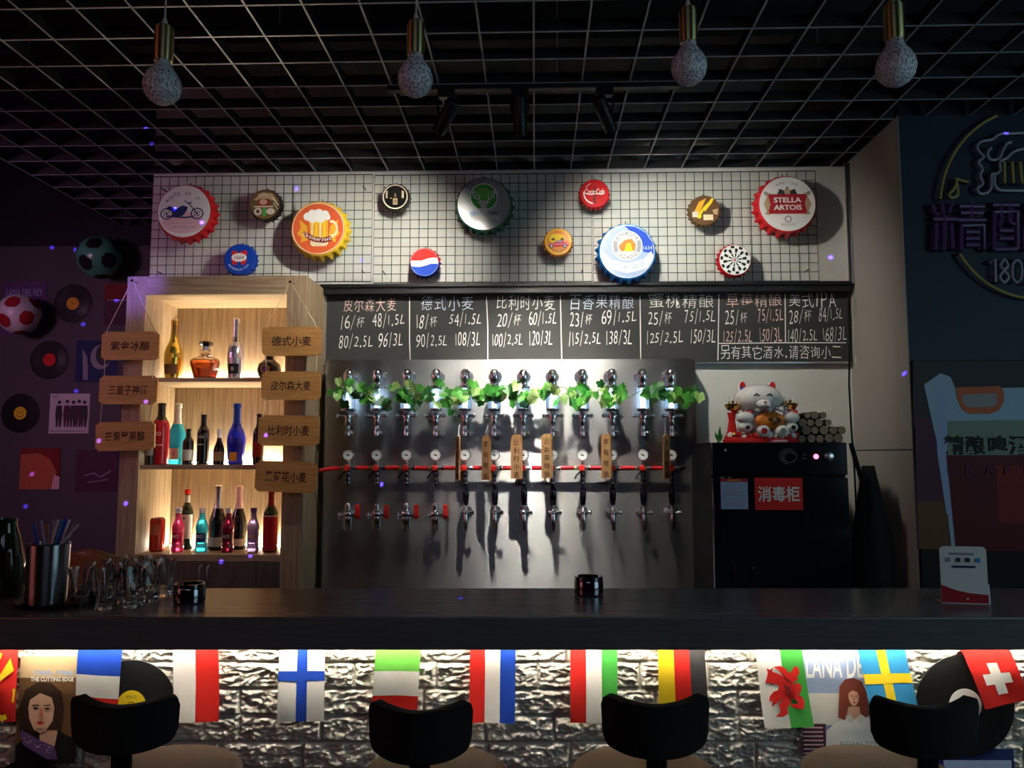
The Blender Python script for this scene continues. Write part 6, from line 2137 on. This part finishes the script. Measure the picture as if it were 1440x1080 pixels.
# ------------------------------------------------------------------ bar stools
def stool(px, top, bot, halfpx, lab, seatpx, turn=0.0):
    Db = 1.75
    tp, bt = B(px, top, Db), B(px, bot, Db)
    w = halfpx * Db / F / 1.035
    sc_ = B(seatpx, 1044, 1.99)
    D = 1.93
    sx = B(seatpx, 1055, D).dot(RX)
    org = RX * sx + AX * D
    zseat = 0.80
    t = thing('bar_stool', lab, 'bar stool', (org.x, org.y, 0), YAW, 'bar stools along the counter')
    lx = B(px, (top + bot) / 2, Db).dot(RX) - sx
    ly = Db - D
    # seat
    MB().lathe([(0.001, zseat - 0.05), (0.15, zseat - 0.05), (0.172, zseat - 0.035), (0.177, zseat - 0.015), (0.165, zseat - 0.003), (0.12, zseat), (0.001, zseat - 0.004)], 'tan_leather', 44, caps=False).build('seat', t)
    hh = tp.z - bt.z
    def back(u, v):
        a = (u - 0.5) * 2
        x = a * w * (1.0 - 0.05 * (1 - v))
        y = -0.045 * (1 - a * a) + 0.03
        ztop = hh - 0.015 * (1 - abs(a) ** 1.8)
        z0 = 0.022 * abs(a) ** 3
        c = max(0.0, abs(a) - 0.88) / 0.12
        rnd_ = 0.022 * (1 - math.sqrt(max(0, 1 - c * c)))
        return (x, y, lerp(z0 + rnd_, ztop - rnd_, v))
    o = MB().surf(back, 48, 12, 'black_cloth').build('backrest', t, loc=(lx, ly, bt.z), angle=180)
    md = o.modifiers.new('thick', 'SOLIDIFY')
    md.thickness = 0.026
    md.offset = 0
    md = o.modifiers.new('round', 'BEVEL')
    md.width = 0.008
    md.segments = 3
    md.angle_limit = math.radians(60)
    md.limit_method = 'ANGLE'
    d = Vector((lx, ly)).normalized() * 0.12
    m = MB()
    for q in (-0.016, -0.008, 0.0, 0.008, 0.016):
        m.tube([(lx + q, ly + 0.012, bt.z + 0.03), (lx + q, ly + 0.014, bt.z - 0.03), (lerp(lx, d.x, 0.25) + q, lerp(ly, d.y, 0.25), zseat - 0.03), (d.x + q, d.y, zseat - 0.058)], 0.007, 'black_metal', 8)
    m.build('back_bracket', t)
    m = MB().cyl((0, 0, 0.02), (0, 0, zseat - 0.075), 0.026, 'dark_chrome', seg=20).lathe([(0.09, zseat - 0.075), (0.09, zseat - 0.051)], 'black_metal', 24)
    m.build('column', t)
    MB().lathe([(0.001, 0), (0.20, 0), (0.20, 0.008), (0.06, 0.022), (0.001, 0.024)], 'dark_chrome', 40, caps=False).build('base_plate', t)
    MB().tube([(0.15 * math.cos(2 * PI * k / 32), 0.15 * math.sin(2 * PI * k / 32), 0.28) for k in range(32)], 0.009, 'dark_chrome', 8, closed=True).cyl((-0.15, 0, 0.28), (-0.026, 0, 0.28), 0.007, 'dark_chrome').cyl((0.026, 0, 0.28), (0.15, 0, 0.28), 0.007, 'dark_chrome').build('foot_ring', t)


stool(169, 980, 1056, 74, 'black-backed bar stool with tan seat at the left, before the yellow-label record', 232)
stool(590, 988, 1070, 70, 'black-backed bar stool with tan seat before the green, white and red banded flag', 612)
stool(924, 979, 1062, 73, 'black-backed bar stool with tan seat before the yellow, red and black flag', 905)
stool(1307, 982, 1062, 74, 'black-backed bar stool with tan seat at the right, before the white-label record', 1236)

# ------------------------------------------------------------------ disco laser behind the photographer: narrow blue beams
LP = Vector((-0.35, -0.6, 2.75))
t = thing('laser_projector', 'small black disco laser box hung behind the photographer', 'laser projector', LP + Vector((0, -0.10, 0)))
MB().span(-0.07, 0.07, -0.08, 0.06, -0.04, 0.06, 'black_metal').build('housing', t, bevel=0.004)
MB().tube([(-0.08, 0, 0.02), (-0.08, 0, 0.12), (0.08, 0, 0.12), (0.08, 0, 0.02)], 0.006, 'black_metal').cyl((0, 0, 0.12), (0, 0, CEIL - LP.z - 0.001), 0.008, 'black_metal').build('bracket', t)
BEAMS = [(228, 236, 4.0), (417, 265, 4.0), (285, 316, 3.9), (247, 297, 3.9), (164, 423, 5.0), (117, 456, 5.0), (107, 550, 5.0), (205, 565, 3.58), (45, 667, 5.0), (177, 708, 3.63), (36, 712, 5.0),
         (73, 348, 5.0), (106, 351, 5.0), (1272, 526, 3.45), (1168, 362, 4.0), (1415, 186, 3.37), (509, 366, 4.0), (374, 612, 3.58), (139, 620, 3.58), (536, 681, 3.85), (311, 790, 3.63), (352, 781, 3.63)]
for px, py, Y in BEAMS:
    spot_light('laser_beam', LP, W(px, py, Y), 5, (0.10, 0.06, 1.0), 1.0, 1.0, 0.001, 0.33, 2000.0)
for q in (H(648, 841, CT),):
    spot_light('laser_beam', LP, q, 4, (0.10, 0.06, 1.0), 1.0, 1.0, 0.001, 0.33, 2000.0)
spot_light('blue_moving_head', (-1.3, 1.2, 2.9), W(186, 396, 3.63), 3, (0.22, 0.14, 1.0), 9, 1.0, 0.01, 1.0, 150.0)
